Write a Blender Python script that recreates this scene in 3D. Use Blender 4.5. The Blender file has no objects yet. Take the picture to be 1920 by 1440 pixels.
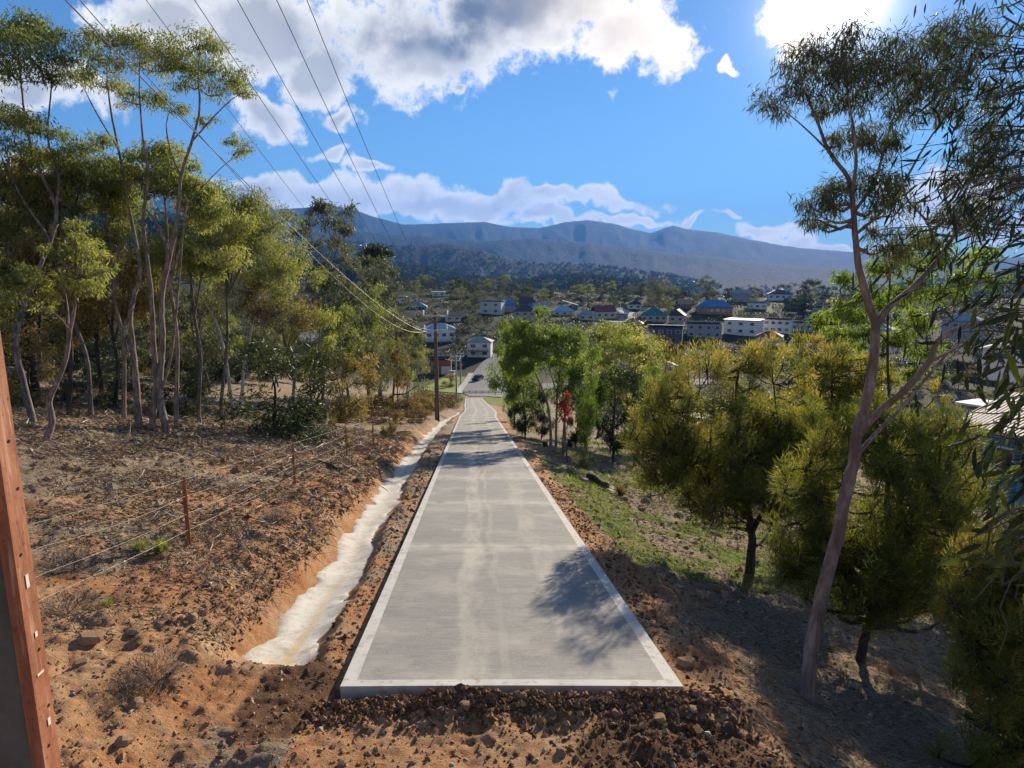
import bpy, math, random
import numpy as np
from mathutils import Vector

SC = bpy.context.scene
COL = SC.collection
R = math.radians
# ------------------------------------------------------------------ camera
F = 1250.0                                   # focal length in pixels of a 1920 wide picture
PITCH = R(10.0)
CP, SP = math.cos(PITCH), math.sin(PITCH)
cam_d = bpy.data.cameras.new("camera")
cam_d.sensor_width = 36.0
cam_d.lens = 36.0 * F / 1920.0
cam_d.clip_start = 0.05
cam_d.clip_end = 40000.0
cam = bpy.data.objects.new("camera", cam_d)
COL.objects.link(cam)
cam.location = (0, 0, 0)
cam.rotation_euler = (R(90) - PITCH, 0, 0)
SC.camera = cam

# ------------------------------------------------------------------ light and exposure
SUN_EL, SUN_AZ = R(18.3), R(24.2)            # azimuth clockwise from +Y
SC.view_settings.view_transform = 'Standard'
SC.view_settings.look = 'None'
SC.view_settings.gamma = 1.0
SC.view_settings.use_curve_mapping = False
SC.view_settings.exposure = 1.28
SC.cycles.max_bounces = 7
SC.cycles.diffuse_bounces = 4
SC.cycles.glossy_bounces = 2
SC.cycles.transmission_bounces = 4
SC.cycles.volume_bounces = 0
SC.cycles.use_denoising = True
SC.cycles.sample_clamp_indirect = 4.0

sun_d = bpy.data.lights.new("sun", 'SUN')
sun_d.energy = 4.4
sun_d.angle = R(0.53)
sun_d.color = (1.0, 0.86, 0.66)
sun = bpy.data.objects.new("sun", sun_d)
COL.objects.link(sun)
SUNV = Vector((math.sin(SUN_AZ) * math.cos(SUN_EL), math.cos(SUN_AZ) * math.cos(SUN_EL), math.sin(SUN_EL)))
sun.rotation_euler = SUNV.to_track_quat('Z', 'Y').to_euler()


class NT:
    """small helper around a node tree"""
    def __init__(s, tree):
        s.t = tree; s.n = tree.nodes; s.l = tree.links
    def put(s, sock, v):
        if hasattr(v, 'links') or isinstance(v, bpy.types.NodeSocket):
            s.l.new(v, sock)
        elif v is not None:
            try:
                sock.default_value = v
            except Exception:
                sock.default_value = (*v, 1.0)
    def math(s, op, a, b=None, c=None, clamp=False):
        n = s.n.new('ShaderNodeMath'); n.operation = op; n.use_clamp = clamp
        for i, v in enumerate((a, b, c)):
            if v is not None: s.put(n.inputs[i], v)
        return n.outputs[0]
    def vmath(s, op, a, b=None):
        n = s.n.new('ShaderNodeVectorMath'); n.operation = op
        s.put(n.inputs[0], a)
        if b is not None:
            if op == 'SCALE': s.put(n.inputs[3], b)
            else: s.put(n.inputs[1], b)
        return n.outputs['Value'] if op in ('LENGTH', 'DOT_PRODUCT', 'DISTANCE') else n.outputs[0]
    def noise(s, vec, scale, detail=4, rough=0.55, dist=0.0, col=False):
        n = s.n.new('ShaderNodeTexNoise')
        if vec is not None: s.l.new(vec, n.inputs['Vector'])
        n.inputs['Scale'].default_value = scale; n.inputs['Detail'].default_value = detail
        n.inputs['Roughness'].default_value = rough; n.inputs['Distortion'].default_value = dist
        return n.outputs['Color' if col else 'Fac']
    def vor(s, vec, scale, feat='F1', rnd=1.0, out='Distance'):
        n = s.n.new('ShaderNodeTexVoronoi'); n.feature = feat
        if vec is not None: s.l.new(vec, n.inputs['Vector'])
        n.inputs['Scale'].default_value = scale; n.inputs['Randomness'].default_value = rnd
        return n.outputs[out]
    def ramp(s, fac, stops, interp='LINEAR'):
        n = s.n.new('ShaderNodeValToRGB'); n.color_ramp.interpolation = interp
        e = n.color_ramp.elements
        while len(e) < len(stops): e.new(0.5)
        for el, (p, c) in zip(e, stops):
            el.position = p
            el.color = (c, c, c, 1) if isinstance(c, (int, float)) else (*c, 1)
        s.put(n.inputs[0], fac)
        return n.outputs[0]
    def mr(s, v, a, b, c=0.0, d=1.0, smooth=False):
        n = s.n.new('ShaderNodeMapRange'); n.interpolation_type = 'SMOOTHSTEP' if smooth else 'LINEAR'
        s.put(n.inputs[0], v)
        for i, x in enumerate((a, b, c, d)): s.put(n.inputs[i + 1], x)
        return n.outputs[0]
    def mix(s, f, a, b, mode='MIX'):
        n = s.n.new('ShaderNodeMix'); n.data_type = 'RGBA'; n.blend_type = mode
        s.put(n.inputs[0], f)
        for sock, v in ((n.inputs[6], a), (n.inputs[7], b)):
            if isinstance(v, (tuple, list)): v = (*v[:3], 1.0)
            s.put(sock, v)
        return n.outputs[2]
    def xyz(s, v):
        n = s.n.new('ShaderNodeSeparateXYZ'); s.l.new(v, n.inputs[0]); return n.outputs
    def comb(s, x, y, z):
        n = s.n.new('ShaderNodeCombineXYZ')
        for i, v in enumerate((x, y, z)): s.put(n.inputs[i], v)
        return n.outputs[0]
    def attr(s, name, out='Color'):
        n = s.n.new('ShaderNodeAttribute'); n.attribute_name = name; return n.outputs[out]
    def coord(s, out='Object'):
        return s.n.new('ShaderNodeTexCoord').outputs[out]
    def pos(s):
        return s.n.new('ShaderNodeNewGeometry').outputs['Position']
    def bump(s, h, strength=0.5, dist=0.02, normal=None):
        n = s.n.new('ShaderNodeBump'); n.inputs['Strength'].default_value = strength
        n.inputs['Distance'].default_value = dist; s.l.new(h, n.inputs['Height'])
        if normal is not None: s.l.new(normal, n.inputs['Normal'])
        return n.outputs[0]


# ------------------------------------------------------------------ world: sky and clouds
world = bpy.data.worlds.new("World")
SC.world = world
world.use_nodes = True
world.cycles.sampling_method = 'MANUAL'
world.cycles.sample_map_resolution = 256
W = NT(world.node_tree)
W.n.clear()
sky = W.n.new('ShaderNodeTexSky')
sky.sky_type = 'NISHITA'
sky.sun_disc = False
sky.sun_elevation = SUN_EL
sky.sun_rotation = SUN_AZ
sky.altitude = 0.0
sky.air_density = 1.0
sky.dust_density = 0.0
sky.ozone_density = 2.2
D = W.coord('Generated')
dx, dy, dz = W.xyz(D)
az = W.math('ARCTAN2', dx, dy)
el = W.math('ARCSINE', dz)
ae = W.comb(az, W.math('MULTIPLY', el, 1.0), 0.0)
n1 = W.noise(D, 8.0, 3, 0.6, 0.0, col=True)
warp = W.vmath('SCALE', W.vmath('SUBTRACT', n1, (.5, .5, .5)), 0.13)
aw = W.vmath('ADD', ae, warp)


def px_dir(px, py):
    a, b = (px - 960) / F, -(py - 720) / F
    x, y, z = a, CP + b * SP, -SP + b * CP
    l = math.sqrt(x * x + y * y + z * z)
    return math.atan2(x, y), math.asin(z / l)


# clouds seen in the photograph: centre and half extents in pixels
clouds = [(1000, 20, 330, 95), (800, 70, 230, 100), (1180, 85, 150, 75), (520, 60, 230, 95), (620, 125, 120, 75),
          (330, 20, 120, 70), (500, 205, 55, 42), (1375, 148, 17, 12), (1478, 28, 62, 58), (640, 225, 60, 24),
          (690, 305, 50, 14), (600, 275, 60, 14), (620, 365, 260, 42), (850, 385, 270, 34), (1040, 378, 210, 20),
          (480, 350, 110, 40), (1080, 412, 200, 14), (1430, 438, 70, 13), (1550, 455, 130, 16), (1350, 420, 36, 9),
          (1760, 380, 110, 55), (1880, 440, 110, 30), (60, 160, 130, 40), (130, 350, 260, 30), (1270, 415, 50, 10),
          (850, 160, 30, 18)]
dist = None
for (cx, cy, hx, hy) in clouds:
    a0, e0 = px_dir(cx, cy)
    wa, we = hx / F * math.cos(a0), hy / F * 0.95
    mp = W.n.new('ShaderNodeMapping')
    mp.inputs['Location'].default_value = (-a0 / wa, -e0 / we, 0)
    mp.inputs['Scale'].default_value = (1 / wa, 1 / we, 0)
    W.l.new(aw, mp.inputs['Vector'])
    ln = W.vmath('LENGTH', mp.outputs[0])
    dist = ln if dist is None else W.math('MINIMUM', dist, ln)
inner = W.math('SUBTRACT', 1.0, dist)                       # 1 in the middle of a cloud, 0 at its outline
nb = W.noise(D, 17.0, 8, 0.68)
dens = W.math('ADD', inner, W.math('MULTIPLY_ADD', nb, 2.5, -1.25))
# the same kind of scattered cumulus goes on over the rest of the sky
pl = W.vmath('SCALE', D, W.math('DIVIDE', 1.0, W.math('MAXIMUM', W.math('ADD', dz, 0.10), 0.05)))
wide = W.noise(pl, 1.1, 4, 0.6)
front = W.math('MULTIPLY', W.mr(W.math('ABSOLUTE', az), 0.72, 0.95), 1.0)
front = W.math('MAXIMUM', front, W.mr(el, 0.40, 0.55))
widec = W.math('MULTIPLY', W.math('SUBTRACT', W.mr(wide, 0.50, 0.70, -0.3, 0.9), 0.0), front)
dens = W.math('MAXIMUM', dens, W.math('SUBTRACT', widec, W.math('MULTIPLY', W.math('SUBTRACT', 1.0, front), 2.0)))
cover = W.mr(dens, -0.04, 0.42, smooth=True)
cover = W.math('MULTIPLY', cover, W.mr(dz, -0.01, 0.02))
thick = W.mr(W.math('ADD', inner, W.math('MULTIPLY_ADD', nb, 1.1, -.55)), 0.20, 0.85, smooth=True)
shade = W.mr(W.xyz(n1)[2], 0.35, 0.62)
thick = W.math('MULTIPLY', thick, W.math('MULTIPLY_ADD', shade, 0.6, 0.5), clamp=True)
mpd = W.n.new('ShaderNodeMapping')          # the one heavy cloud bank overhead
a0, e0 = px_dir(880, 5); wa, we = 360 / F * math.cos(a0), 125 / F
mpd.inputs['Location'].default_value = (-a0 / wa, -e0 / we, 0); mpd.inputs['Scale'].default_value = (1 / wa, 1 / we, 0)
W.l.new(aw, mpd.inputs['Vector'])
thick = W.math('MULTIPLY', thick, W.mr(W.vmath('LENGTH', mpd.outputs[0]), 1.15, 0.35, 0.55, 1.0, smooth=True))
ccol = W.mix(thick, (0.52, 0.50, 0.46), (0.075, 0.082, 0.095))
ccol = W.mix(1.0, ccol, W.comb(*[W.mr(el, 0.05, 0.16, 1.45, 1.0)] * 3), 'MULTIPLY')
# brighter, warmer towards the sun
sdot = W.vmath('DOT_PRODUCT', D, tuple(SUNV))
near = W.mr(sdot, 0.90, 1.0, smooth=True)
ccol = W.mix(W.math('MULTIPLY', near, 0.6), ccol, (0.85, 0.70, 0.50))
skyc = W.mix(1.0, sky.outputs[0], (0.47, 0.76, 1.04), 'MULTIPLY')
bg1 = W.n.new('ShaderNodeBackground'); bg1.inputs[1].default_value = 0.050
W.l.new(skyc, bg1.inputs[0])
bg2 = W.n.new('ShaderNodeBackground'); bg2.inputs[1].default_value = 1.0
W.l.new(ccol, bg2.inputs[0])
mx = W.n.new('ShaderNodeMixShader')
W.l.new(cover, mx.inputs[0]); W.l.new(bg1.outputs[0], mx.inputs[1]); W.l.new(bg2.outputs[0], mx.inputs[2])
# the bright aureole round the sun
bg3 = W.n.new('ShaderNodeBackground')
bg3.inputs[0].default_value = (1.0, 0.90, 0.80, 1)
ang = W.math('ARCCOSINE', W.math('MINIMUM', sdot, 0.999999))
halo = W.math('ADD', W.math('MULTIPLY', W.math('EXPONENT', W.math('MULTIPLY', ang, -11.0)), 0.16),
              W.math('MULTIPLY', W.math('EXPONENT', W.math('MULTIPLY', ang, -46.0)), 5.0))
W.l.new(halo, bg3.inputs[1])
ad = W.n.new('ShaderNodeAddShader')
W.l.new(mx.outputs[0], ad.inputs[0]); W.l.new(bg3.outputs[0], ad.inputs[1])
wo = W.n.new('ShaderNodeOutputWorld')
W.l.new(ad.outputs[0], wo.inputs[0])


# ------------------------------------------------------------------ helpers: geometry and tagging
def at(px, py, d):
    a, b = (px - 960) / F * d, -(py - 720) / F * d
    return np.array((a, d * CP + b * SP, -d * SP + b * CP))


def mesh_np(name, V, faces, mat=None, smooth=False, attrs=None):
    """faces: list of integer arrays, each (M, k)"""
    me = bpy.data.meshes.new(name)
    V = np.asarray(V, dtype=np.float32)
    faces = [np.asarray(f, dtype=np.int32) for f in faces if len(f)]
    me.vertices.add(len(V)); me.vertices.foreach_set('co', V.ravel())
    nl = sum(f.size for f in faces); npoly = sum(len(f) for f in faces)
    me.loops.add(nl); me.polygons.add(npoly)
    me.loops.foreach_set('vertex_index', np.concatenate([f.ravel() for f in faces]))
    sizes = np.concatenate([np.full(len(f), f.shape[1], dtype=np.int32) for f in faces])
    me.polygons.foreach_set('loop_start', np.concatenate(([0], np.cumsum(sizes)[:-1])).astype(np.int32))
    if attrs:
        for k, a in attrs.items():
            a = np.asarray(a, dtype=np.float32)
            if a.ndim == 1:
                me.attributes.new(k, 'FLOAT', 'POINT').data.foreach_set('value', a)
            else:
                me.attributes.new(k, 'FLOAT_COLOR', 'POINT').data.foreach_set('color', a.ravel())
    me.update(calc_edges=True)
    me.polygons.foreach_set('use_smooth', np.full(npoly, bool(smooth)))
    if mat: me.materials.append(mat)
    return me


class Buf:
    def __init__(s):
        s.V = []; s.F = {}; s.A = []; s.n = 0
    def add(s, V, faces, a=None):
        V = np.asarray(V, dtype=np.float64).reshape(-1, 3)
        for f in faces:
            f = np.asarray(f, dtype=np.int64)
            if len(f): s.F.setdefault(f.shape[1], []).append(f + s.n)
        s.V.append(V); s.n += len(V)
        s.A.append(np.zeros(len(V)) if a is None else np.broadcast_to(np.asarray(a, float), (len(V),)))
    def mesh(s, name, mat=None, smooth=False):
        return mesh_np(name, np.concatenate(s.V), [np.concatenate(f) for f in s.F.values()], mat, smooth,
                       {'var': np.concatenate(s.A)})
    def box(s, x0, x1, y0, y1, z0, z1, a=None):
        V = [(x, y, z) for z in (z0, z1) for y in (y0, y1) for x in (x0, x1)]
        s.add(V, [[(0, 2, 3, 1), (4, 5, 7, 6), (0, 1, 5, 4), (2, 6, 7, 3), (0, 4, 6, 2), (1, 3, 7, 5)]], a)
    def tube(s, P, rad, sides=6, a=None, cap=False):
        P = np.asarray(P, float); n = len(P)
        rad = np.broadcast_to(np.asarray(rad, float), (n,))
        T = np.gradient(P, axis=0)
        T /= np.linalg.norm(T, axis=1, keepdims=True) + 1e-9
        ref = np.array((0.0, 0, 1)) if abs(T[0, 2]) < 0.9 else np.array((1.0, 0, 0))
        N = np.zeros_like(P); v = np.cross(T[0], ref)
        for i in range(n):
            v = v - T[i] * np.dot(v, T[i]); v /= np.linalg.norm(v) + 1e-9; N[i] = v
        B = np.cross(T, N)
        an = np.arange(sides) * 2 * np.pi / sides
        ring = (np.cos(an)[None, :, None] * N[:, None] + np.sin(an)[None, :, None] * B[:, None]) * rad[:, None, None]
        V = (P[:, None] + ring).reshape(-1, 3)
        i = np.arange(n - 1)[:, None] * sides; j = np.arange(sides)[None]
        k = (j + 1) % sides
        fs = [np.stack([i + j, i + k, i + sides + k, i + sides + j], -1).reshape(-1, 4)]
        if cap:
            fs += [np.arange(sides)[::-1][None], (np.arange(sides) + (n - 1) * sides)[None]]
        s.add(V, fs, a)


def catmull(P, sub=4):
    P = np.asarray(P, float)
    if len(P) < 3: return P
    Q = np.vstack([2 * P[0] - P[1], P, 2 * P[-1] - P[-2]])
    out = []
    for i in range(1, len(Q) - 2):
        for t in np.arange(sub) / sub:
            a, b, c, d = Q[i - 1], Q[i], Q[i + 1], Q[i + 2]
            out.append(0.5 * (2 * b + (c - a) * t + (2 * a - 5 * b + 4 * c - d) * t * t + (3 * b - a - 3 * c + d) * t ** 3))
    out.append(P[-1])
    return np.array(out)


def tag(o, label=None, cat=None, group=None, kind=None):
    if label: o['label'] = label
    if cat: o['category'] = cat
    if group: o['group'] = group
    if kind: o['kind'] = kind
    return o


def obj(name, me, parent=None, loc=None, rot=None, scale=None):
    o = bpy.data.objects.new(name, me)
    COL.objects.link(o)
    if parent is not None: o.parent = parent
    if loc is not None: o.location = tuple(float(v) for v in loc)
    if rot is not None: o.rotation_euler = rot
    if scale is not None: o.scale = scale if hasattr(scale, '__len__') else (scale,) * 3
    return o


def empty(name, loc=(0, 0, 0), rz=0.0, scale=1.0, label=None, cat=None, group=None):
    o = obj(name, None, None, loc, (0, 0, rz), scale)
    o.empty_display_size = 0.2
    return tag(o, label, cat, group)


def hash2(ix, iy, seed):
    h = (ix.astype(np.int64) * 374761393 + iy.astype(np.int64) * 668265263 + seed * 1442695041) & 0xFFFFFFFF
    h = ((h ^ (h >> 13)) * 1274126177) & 0xFFFFFFFF
    return ((h ^ (h >> 16)) & 0xFFFFFF) / float(0xFFFFFF)


def vnoise(x, y, seed=0):
    x = np.asarray(x, float); y = np.asarray(y, float)
    xi, yi = np.floor(x), np.floor(y)
    fx, fy = x - xi, y - yi
    fx = fx * fx * (3 - 2 * fx); fy = fy * fy * (3 - 2 * fy)
    a, b = hash2(xi, yi, seed), hash2(xi + 1, yi, seed)
    c, d = hash2(xi, yi + 1, seed), hash2(xi + 1, yi + 1, seed)
    return (a * (1 - fx) + b * fx) * (1 - fy) + (c * (1 - fx) + d * fx) * fy - 0.5


def fbm(x, y, seed=0, oct=4, gain=0.5):
    t = 0; am = 1.0
    for k in range(oct):
        t = t + am * vnoise(x, y, seed + k * 17); x = x * 2.03 + 5.1; y = y * 2.03 - 3.7; am *= gain
    return t


def sstep(x, a, b):
    t = np.clip((np.asarray(x, float) - a) / (b - a), 0, 1)
    return t * t * (3 - 2 * t)


# ------------------------------------------------------------------ terrain functions
H0 = 3.10 / CP                               # the camera's height over the sloping path
_py = np.array([-60, 0, 138, 150, 162, 188, 205, 240, 300, 350, 400, 470, 620, 900, 1400, 20000], float)
_pz = np.array([-H0 + 60 * .17633, -H0, -H0 - 138 * .17633, -29.0, -29.9, -29.9, -28.8, -25.5, -21.3, -17, -14, -18, -42, -66, -72, -72])


def prof(Y):
    z = np.interp(Y, _py, _pz)
    k = sstep(Y, 136, 142)
    if np.any(k > 0):
        zs = sum(np.interp(Y + o * 7, _py, _pz) for o in (-1, -.5, 0, .5, 1)) / 5
        z = z * (1 - k) + zs * k
    return z


def d_of(Y): return (np.asarray(Y, float) + 3.10 * SP) / CP
def y_of(d): return d * CP - 3.10 * SP


def pcx(Y):                                  # centre of the concrete path
    d = d_of(Y)
    return -0.0575 * (d - 6.8) + 0.35 * sstep(d, 62, 76) * (1 - sstep(d, 76, 105)) - 0.3 * sstep(d, 100, 140)


def phw(Y):                                  # its half width
    d = d_of(Y)
    return 1.76 + 0.06 * sstep(d, 60, 75)


def drain_v(Y):                              # how far the drain's centre lies left of the path centre
    d = d_of(Y)
    return np.interp(d, [5, 8, 12, 21, 32, 46, 62, 80], [2.66, 2.70, 2.80, 3.05, 3.25, 3.25, 2.95, 2.45]) + 0.05 * np.sin(d * 0.9)


def drain_on(Y):
    d = d_of(Y)
    return sstep(d, 7.45, 8.1) * (1 - sstep(d, 74, 82))


def gz(X, Y, fine=True):
    X = np.asarray(X, float); Y = np.asarray(Y, float)
    u = X - pcx(Y)
    z = prof(Y)
    near = sstep(Y, 46, 22)
    fade = 1 - 0.8 * sstep(Y, 118, 185)
    v = -u
    sh = np.clip(drain_v(Y) - 2.7, 0, 1) * sstep(v, 1.9, 2.6)
    ln_ = np.interp(v - sh, [0, 1.72, 1.85, 2.15, 3.15, 3.5, 4.0, 4.6, 5.3, 9, 14, 25, 60, 150, 400], [-.17, -.17, -.16, -.13, -.10, .10, .26, .33, .38, .80, 1.6, 3.5, 9, 24, 60])
    lf_ = np.interp(v - sh, [0, 1.72, 1.85, 2.15, 3.15, 3.6, 4.2, 5.3, 9, 14, 25, 60, 150, 400], [-.17, -.17, -.12, -.10, -.10, .0, .03, .08, .55, 1.3, 3.2, 8.5, 22, 55])
    rn_ = np.interp(u, [0, 1.72, 1.85, 2.3, 3, 4, 5, 7, 10, 27, 60, 150, 400], [-.17, -.17, -.10, -.17, -.48, -.92, -1.18, -1.5, -1.9, -3.2, -9, -20, -26])
    rf_ = np.interp(u, [0, 1.72, 1.85, 2.3, 3, 4, 5, 7, 10, 27, 60, 150, 400], [-.17, -.17, -.07, -.10, -.22, -.38, -.5, -.75, -1.15, -3.4, -9, -19, -25])
    left = ln_ * near + lf_ * (1 - near)
    right = rn_ * near + rf_ * (1 - near)
    loc = np.where(u < 0, left, right)
    # in front of the slab: trampled soil and the heap of clods against its end
    fr = sstep(Y, 6.35, 5.9)
    flat = np.where(np.abs(u) < 2.2, -0.13 + .09 * sstep(Y, 5.3, 5.9) * sstep(u, -1.7, -.6), loc)
    flat = np.where((u < -2.2), np.maximum(flat, -.12), flat)
    loc = loc * (1 - fr) + flat * fr
    heap = np.exp(-((Y - 5.85) / .42) ** 2) * sstep(np.abs(u - .1), 1.95, 1.3) * .015
    heap = heap + .025 * np.exp(-((Y - 6.0) / .22) ** 2) * sstep(u, -1.6, -.9) * sstep(u, 1.9, 1.4) + .10 * np.exp(-((Y - 5.5) / .5) ** 2 - ((u - 1.5) / .7) ** 2)
    loc = loc + heap * (Y < 6.6)
    dv = (v - drain_v(Y)) / 0.58
    bowl = np.where(np.abs(dv) < 1, (1 - dv * dv), 0) * 0.27 * drain_on(Y)
    z = z + loc * fade - bowl
    if fine:
        off = sstep(np.abs(u), 1.8, 2.3)
        off = np.maximum(off, sstep(Y, 6.2, 5.9))
        off = off * (1 - .88 * sstep(np.abs(dv), .84, .66) * drain_on(Y))
        off = off * (1 - sstep(Y, 140, 160)) * (1 - .72 * sstep(Y, 5.85, 5.6) * sstep(np.abs(u + .35), 1.7, 1.1))
        far = np.clip(np.hypot(X, Y) / 14.0, .5, 2.5)
        z = z + off * (0.11 * fbm(X * .55, Y * .55, 3, 3) + 0.11 * fbm(X * 2.3, Y * 2.3, 5, 3) + .05 * np.abs(fbm(X * 6, Y * 6, 9, 3)) * 1.6)
        z = z - (.035 * np.exp(-((u + .42) / .10) ** 2) + .03 * np.exp(-((u - .95) / .09) ** 2)) * sstep(Y, 5.75, 5.5) * (.7 + .3 * np.sin(Y * 38))
        mud = sstep(np.abs(Y - 5.7), .75, .3) * sstep(np.abs(u), 2.1, 1.6)
        z = z + mud * (.06 * np.maximum(fbm(X * 5, Y * 5, 21, 3) + .05, 0) + .05 * np.maximum(vnoise(X * 14, Y * 14, 31), 0))
        bank = sstep(v - sh, 3.1, 3.4) * (1 - sstep(v - sh, 4.4, 5.2)) * (Y < 60)
        z = z + bank * .10 * fbm(X * 3.5, Y * 1.8, 41, 3) + .045 * np.abs(fbm(X * 9, Y * 6, 43, 3)) * sstep(np.abs(dv), .72, .95) * sstep(v - sh, 5, 4) * (v > 2.6) * (Y < 60) * drain_on(Y)
        z = z + 1.2 * fbm(X / 30, Y / 30, 77, 3) * sstep(Y, 190, 260)
    return z


def ray_ground(px, py, d0=3.0, d1=900.0):
    d = np.geomspace(d0, d1, 1600)
    a, b = (px - 960) / F, -(py - 720) / F
    P = np.stack([a * d, d * (CP + b * SP), d * (-SP + b * CP)], -1)
    below = P[:, 2] < gz(P[:, 0], P[:, 1], False)
    i = int(np.argmax(below)) if below.any() else len(d) - 1
    return P[i], d[i]


def on_ground(x, y, sink=0.0):
    return np.array((x, y, float(gz(x, y)) - sink))

# ------------------------------------------------------------------ materials
def new_mat(name):
    m = bpy.data.materials.new(name); m.use_nodes = True
    t = NT(m.node_tree); t.n.clear()
    out = t.n.new('ShaderNodeOutputMaterial')
    return m, t, out


def principled(t, out, color, rough=0.8, spec=0.3, normal=None, metal=0.0):
    b = t.n.new('ShaderNodeBsdfPrincipled')
    if isinstance(color, (tuple, list)): color = (*color[:3], 1.0)
    t.put(b.inputs['Base Color'], color)
    t.put(b.inputs['Roughness'], rough)
    b.inputs['Specular IOR Level'].default_value = spec
    b.inputs['Metallic'].default_value = metal
    if normal is not None: t.l.new(normal, b.inputs['Normal'])
    if out is not None: t.l.new(b.outputs[0], out.inputs[0])
    return b


def plain(name, color, rough=0.7, var=0.12, scale=6.0, bump=0.0, spec=0.3, metal=0.0, dirt=None):
    m, t, out = new_mat(name)
    p = t.coord('Object')
    n = t.noise(p, scale, 6, 0.6)
    c = t.mix(t.mr(n, 0.3, 0.7), tuple(v * (1 - var) for v in color), tuple(min(1, v * (1 + var)) for v in color))
    if dirt:
        n2 = t.noise(p, scale * 0.35, 5, 0.65)
        c = t.mix(t.mr(n2, 0.5, 0.72), c, dirt)
    nm = t.bump(t.noise(p, scale * 5, 5, 0.6), bump, 0.02) if bump else None
    principled(t, out, c, rough, spec, nm, metal)
    return m


def leaf_mat(name, stops, trans=0.42, rough=0.5, tint=(1.25, 1.15, 0.7)):
    m, t, out = new_mat(name)
    v = t.attr('var', 'Fac')
    ob = t.n.new('ShaderNodeObjectInfo').outputs['Random']
    f = t.math('ADD', v, t.math('MULTIPLY_ADD', ob, 0.2, -0.1))
    c = t.ramp(f, stops)
    b = principled(t, None, c, rough, 0.35)
    tr = t.n.new('ShaderNodeBsdfTranslucent')
    t.l.new(t.mix(1.0, c, tint, 'MULTIPLY'), tr.inputs[0])
    mx = t.n.new('ShaderNodeMixShader'); mx.inputs[0].default_value = trans
    t.l.new(b.outputs[0], mx.inputs[1]); t.l.new(tr.outputs[0], mx.inputs[2])
    t.l.new(mx.outputs[0], out.inputs[0])
    return m


def bark_mat(name, c0, c1, c2, scale=1.0, streak=7.0, bump=0.5):
    m, t, out = new_mat(name)
    p = t.coord('Object')
    mp = t.vmath('MULTIPLY', p, (streak * scale, streak * scale, 1.1 * scale))
    n = t.noise(mp, 1.6, 6, 0.62, 0.4)
    n2 = t.noise(p, 2.3 * scale, 5, 0.6)
    c = t.ramp(n, [(0.32, c0), (0.52, c1), (0.70, c2)])
    c = t.mix(t.mr(n2, 0.48, 0.68), c, tuple(0.55 * v for v in c1))
    h = t.math('ADD', n, t.math('MULTIPLY', t.noise(mp, 6.0, 4), 0.4))
    principled(t, out, c, 0.85, 0.2, t.bump(h, bump, 0.03))
    return m


M = {}
# the ground: orange soil, grey litter, grass and dark broken soil, shared out by the vertex attribute "mask"
m, t, out = new_mat('ground_soil')
P = t.pos()
mk = t.n.new('ShaderNodeAttribute'); mk.attribute_name = 'mask'
r_, g_, b_ = t.xyz(mk.outputs['Vector'])
a_ = mk.outputs['Alpha']
nA = t.noise(P, 0.9, 6, 0.65)
nB = t.noise(P, 5.0, 6, 0.7)
nC = t.noise(P, 26.0, 5, 0.7)
nD = t.noise(P, 90.0, 3, 0.7)
soil = t.ramp(nB, [(0.25, (.25, .105, .045)), (0.5, (.40, .185, .080)), (0.75, (.51, .275, .130))])
soil = t.mix(t.mr(nA, .42, .66), soil, (.50, .325, .185))
soil = t.mix(t.mr(nC, .56, .72), soil, (.50, .32, .19))
soil = t.mix(t.mr(nC, .42, .28), soil, (.12, .055, .028))
straw = t.noise(t.vmath('MULTIPLY', P, (1.0, 3.5, 2.0)), 11.0, 6, 0.75, 1.2)
lit = t.ramp(straw, [(0.30, (.085, .058, .038)), (0.45, (.21, .150, .098)), (0.56, (.36, .275, .185)), (0.70, (.54, .44, .31))])
lit = t.mix(t.mr(nD, .58, .78), lit, (.14, .10, .07))
gr = t.ramp(nC, [(0.28, (.035, .055, .010)), (0.5, (.115, .155, .026)), (0.72, (.25, .27, .06))])
gr = t.mix(t.mr(nB, .52, .70), gr, (.26, .20, .11))
mud = t.ramp(nB, [(0.28, (.055, .028, .016)), (0.5, (.13, .066, .034)), (0.75, (.24, .13, .066))])
mud = t.mix(t.mr(nC, .58, .74), mud, (.26, .14, .07))
c = t.mix(t.mr(t.math('ADD', r_, t.math('MULTIPLY_ADD', nB, 1.1, -.55)), .35, .62), lit, soil)
c = t.mix(t.mr(t.math('ADD', g_, t.math('MULTIPLY_ADD', nB, 1.2, -.6)), .38, .62), c, gr)
c = t.mix(t.mr(t.math('ADD', b_, t.math('MULTIPLY_ADD', nB, .9, -.45)), .40, .60), c, mud)
town = t.ramp(t.noise(P, .12, 5, .65), [(0.3, (.008, .014, .007)), (0.5, (.014, .022, .010)), (0.7, (.028, .033, .017))])
c = t.mix(a_, c, town)
h = t.math('ADD', t.math('MULTIPLY', nC, .7), t.math('MULTIPLY', nD, .35))
h = t.math('ADD', h, t.math('MULTIPLY', straw, .5))
principled(t, out, c, 0.95, 0.15, t.bump(h, 0.9, 0.05))
M['ground'] = m

# forested far hills
m, t, out = new_mat('hill_forest')
P = t.pos()
v1 = t.vor(P, 0.075)
n1 = t.noise(P, 0.0035, 6, .6)
n2 = t.noise(P, 0.03, 5, .65)
c = t.ramp(n2, [(.3, (.002, .008, .008)), (.5, (.005, .014, .012)), (.7, (.010, .022, .018))])
c = t.mix(t.mr(n1, .54, .66), c, (.012, .024, .018))
h = t.math('ADD', t.math('MULTIPLY', v1, -1.0), t.math('MULTIPLY', n2, 1.2))
principled(t, out, c, 0.95, 0.05, t.bump(h, 0.9, 9.0))
M['hill'] = m

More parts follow.
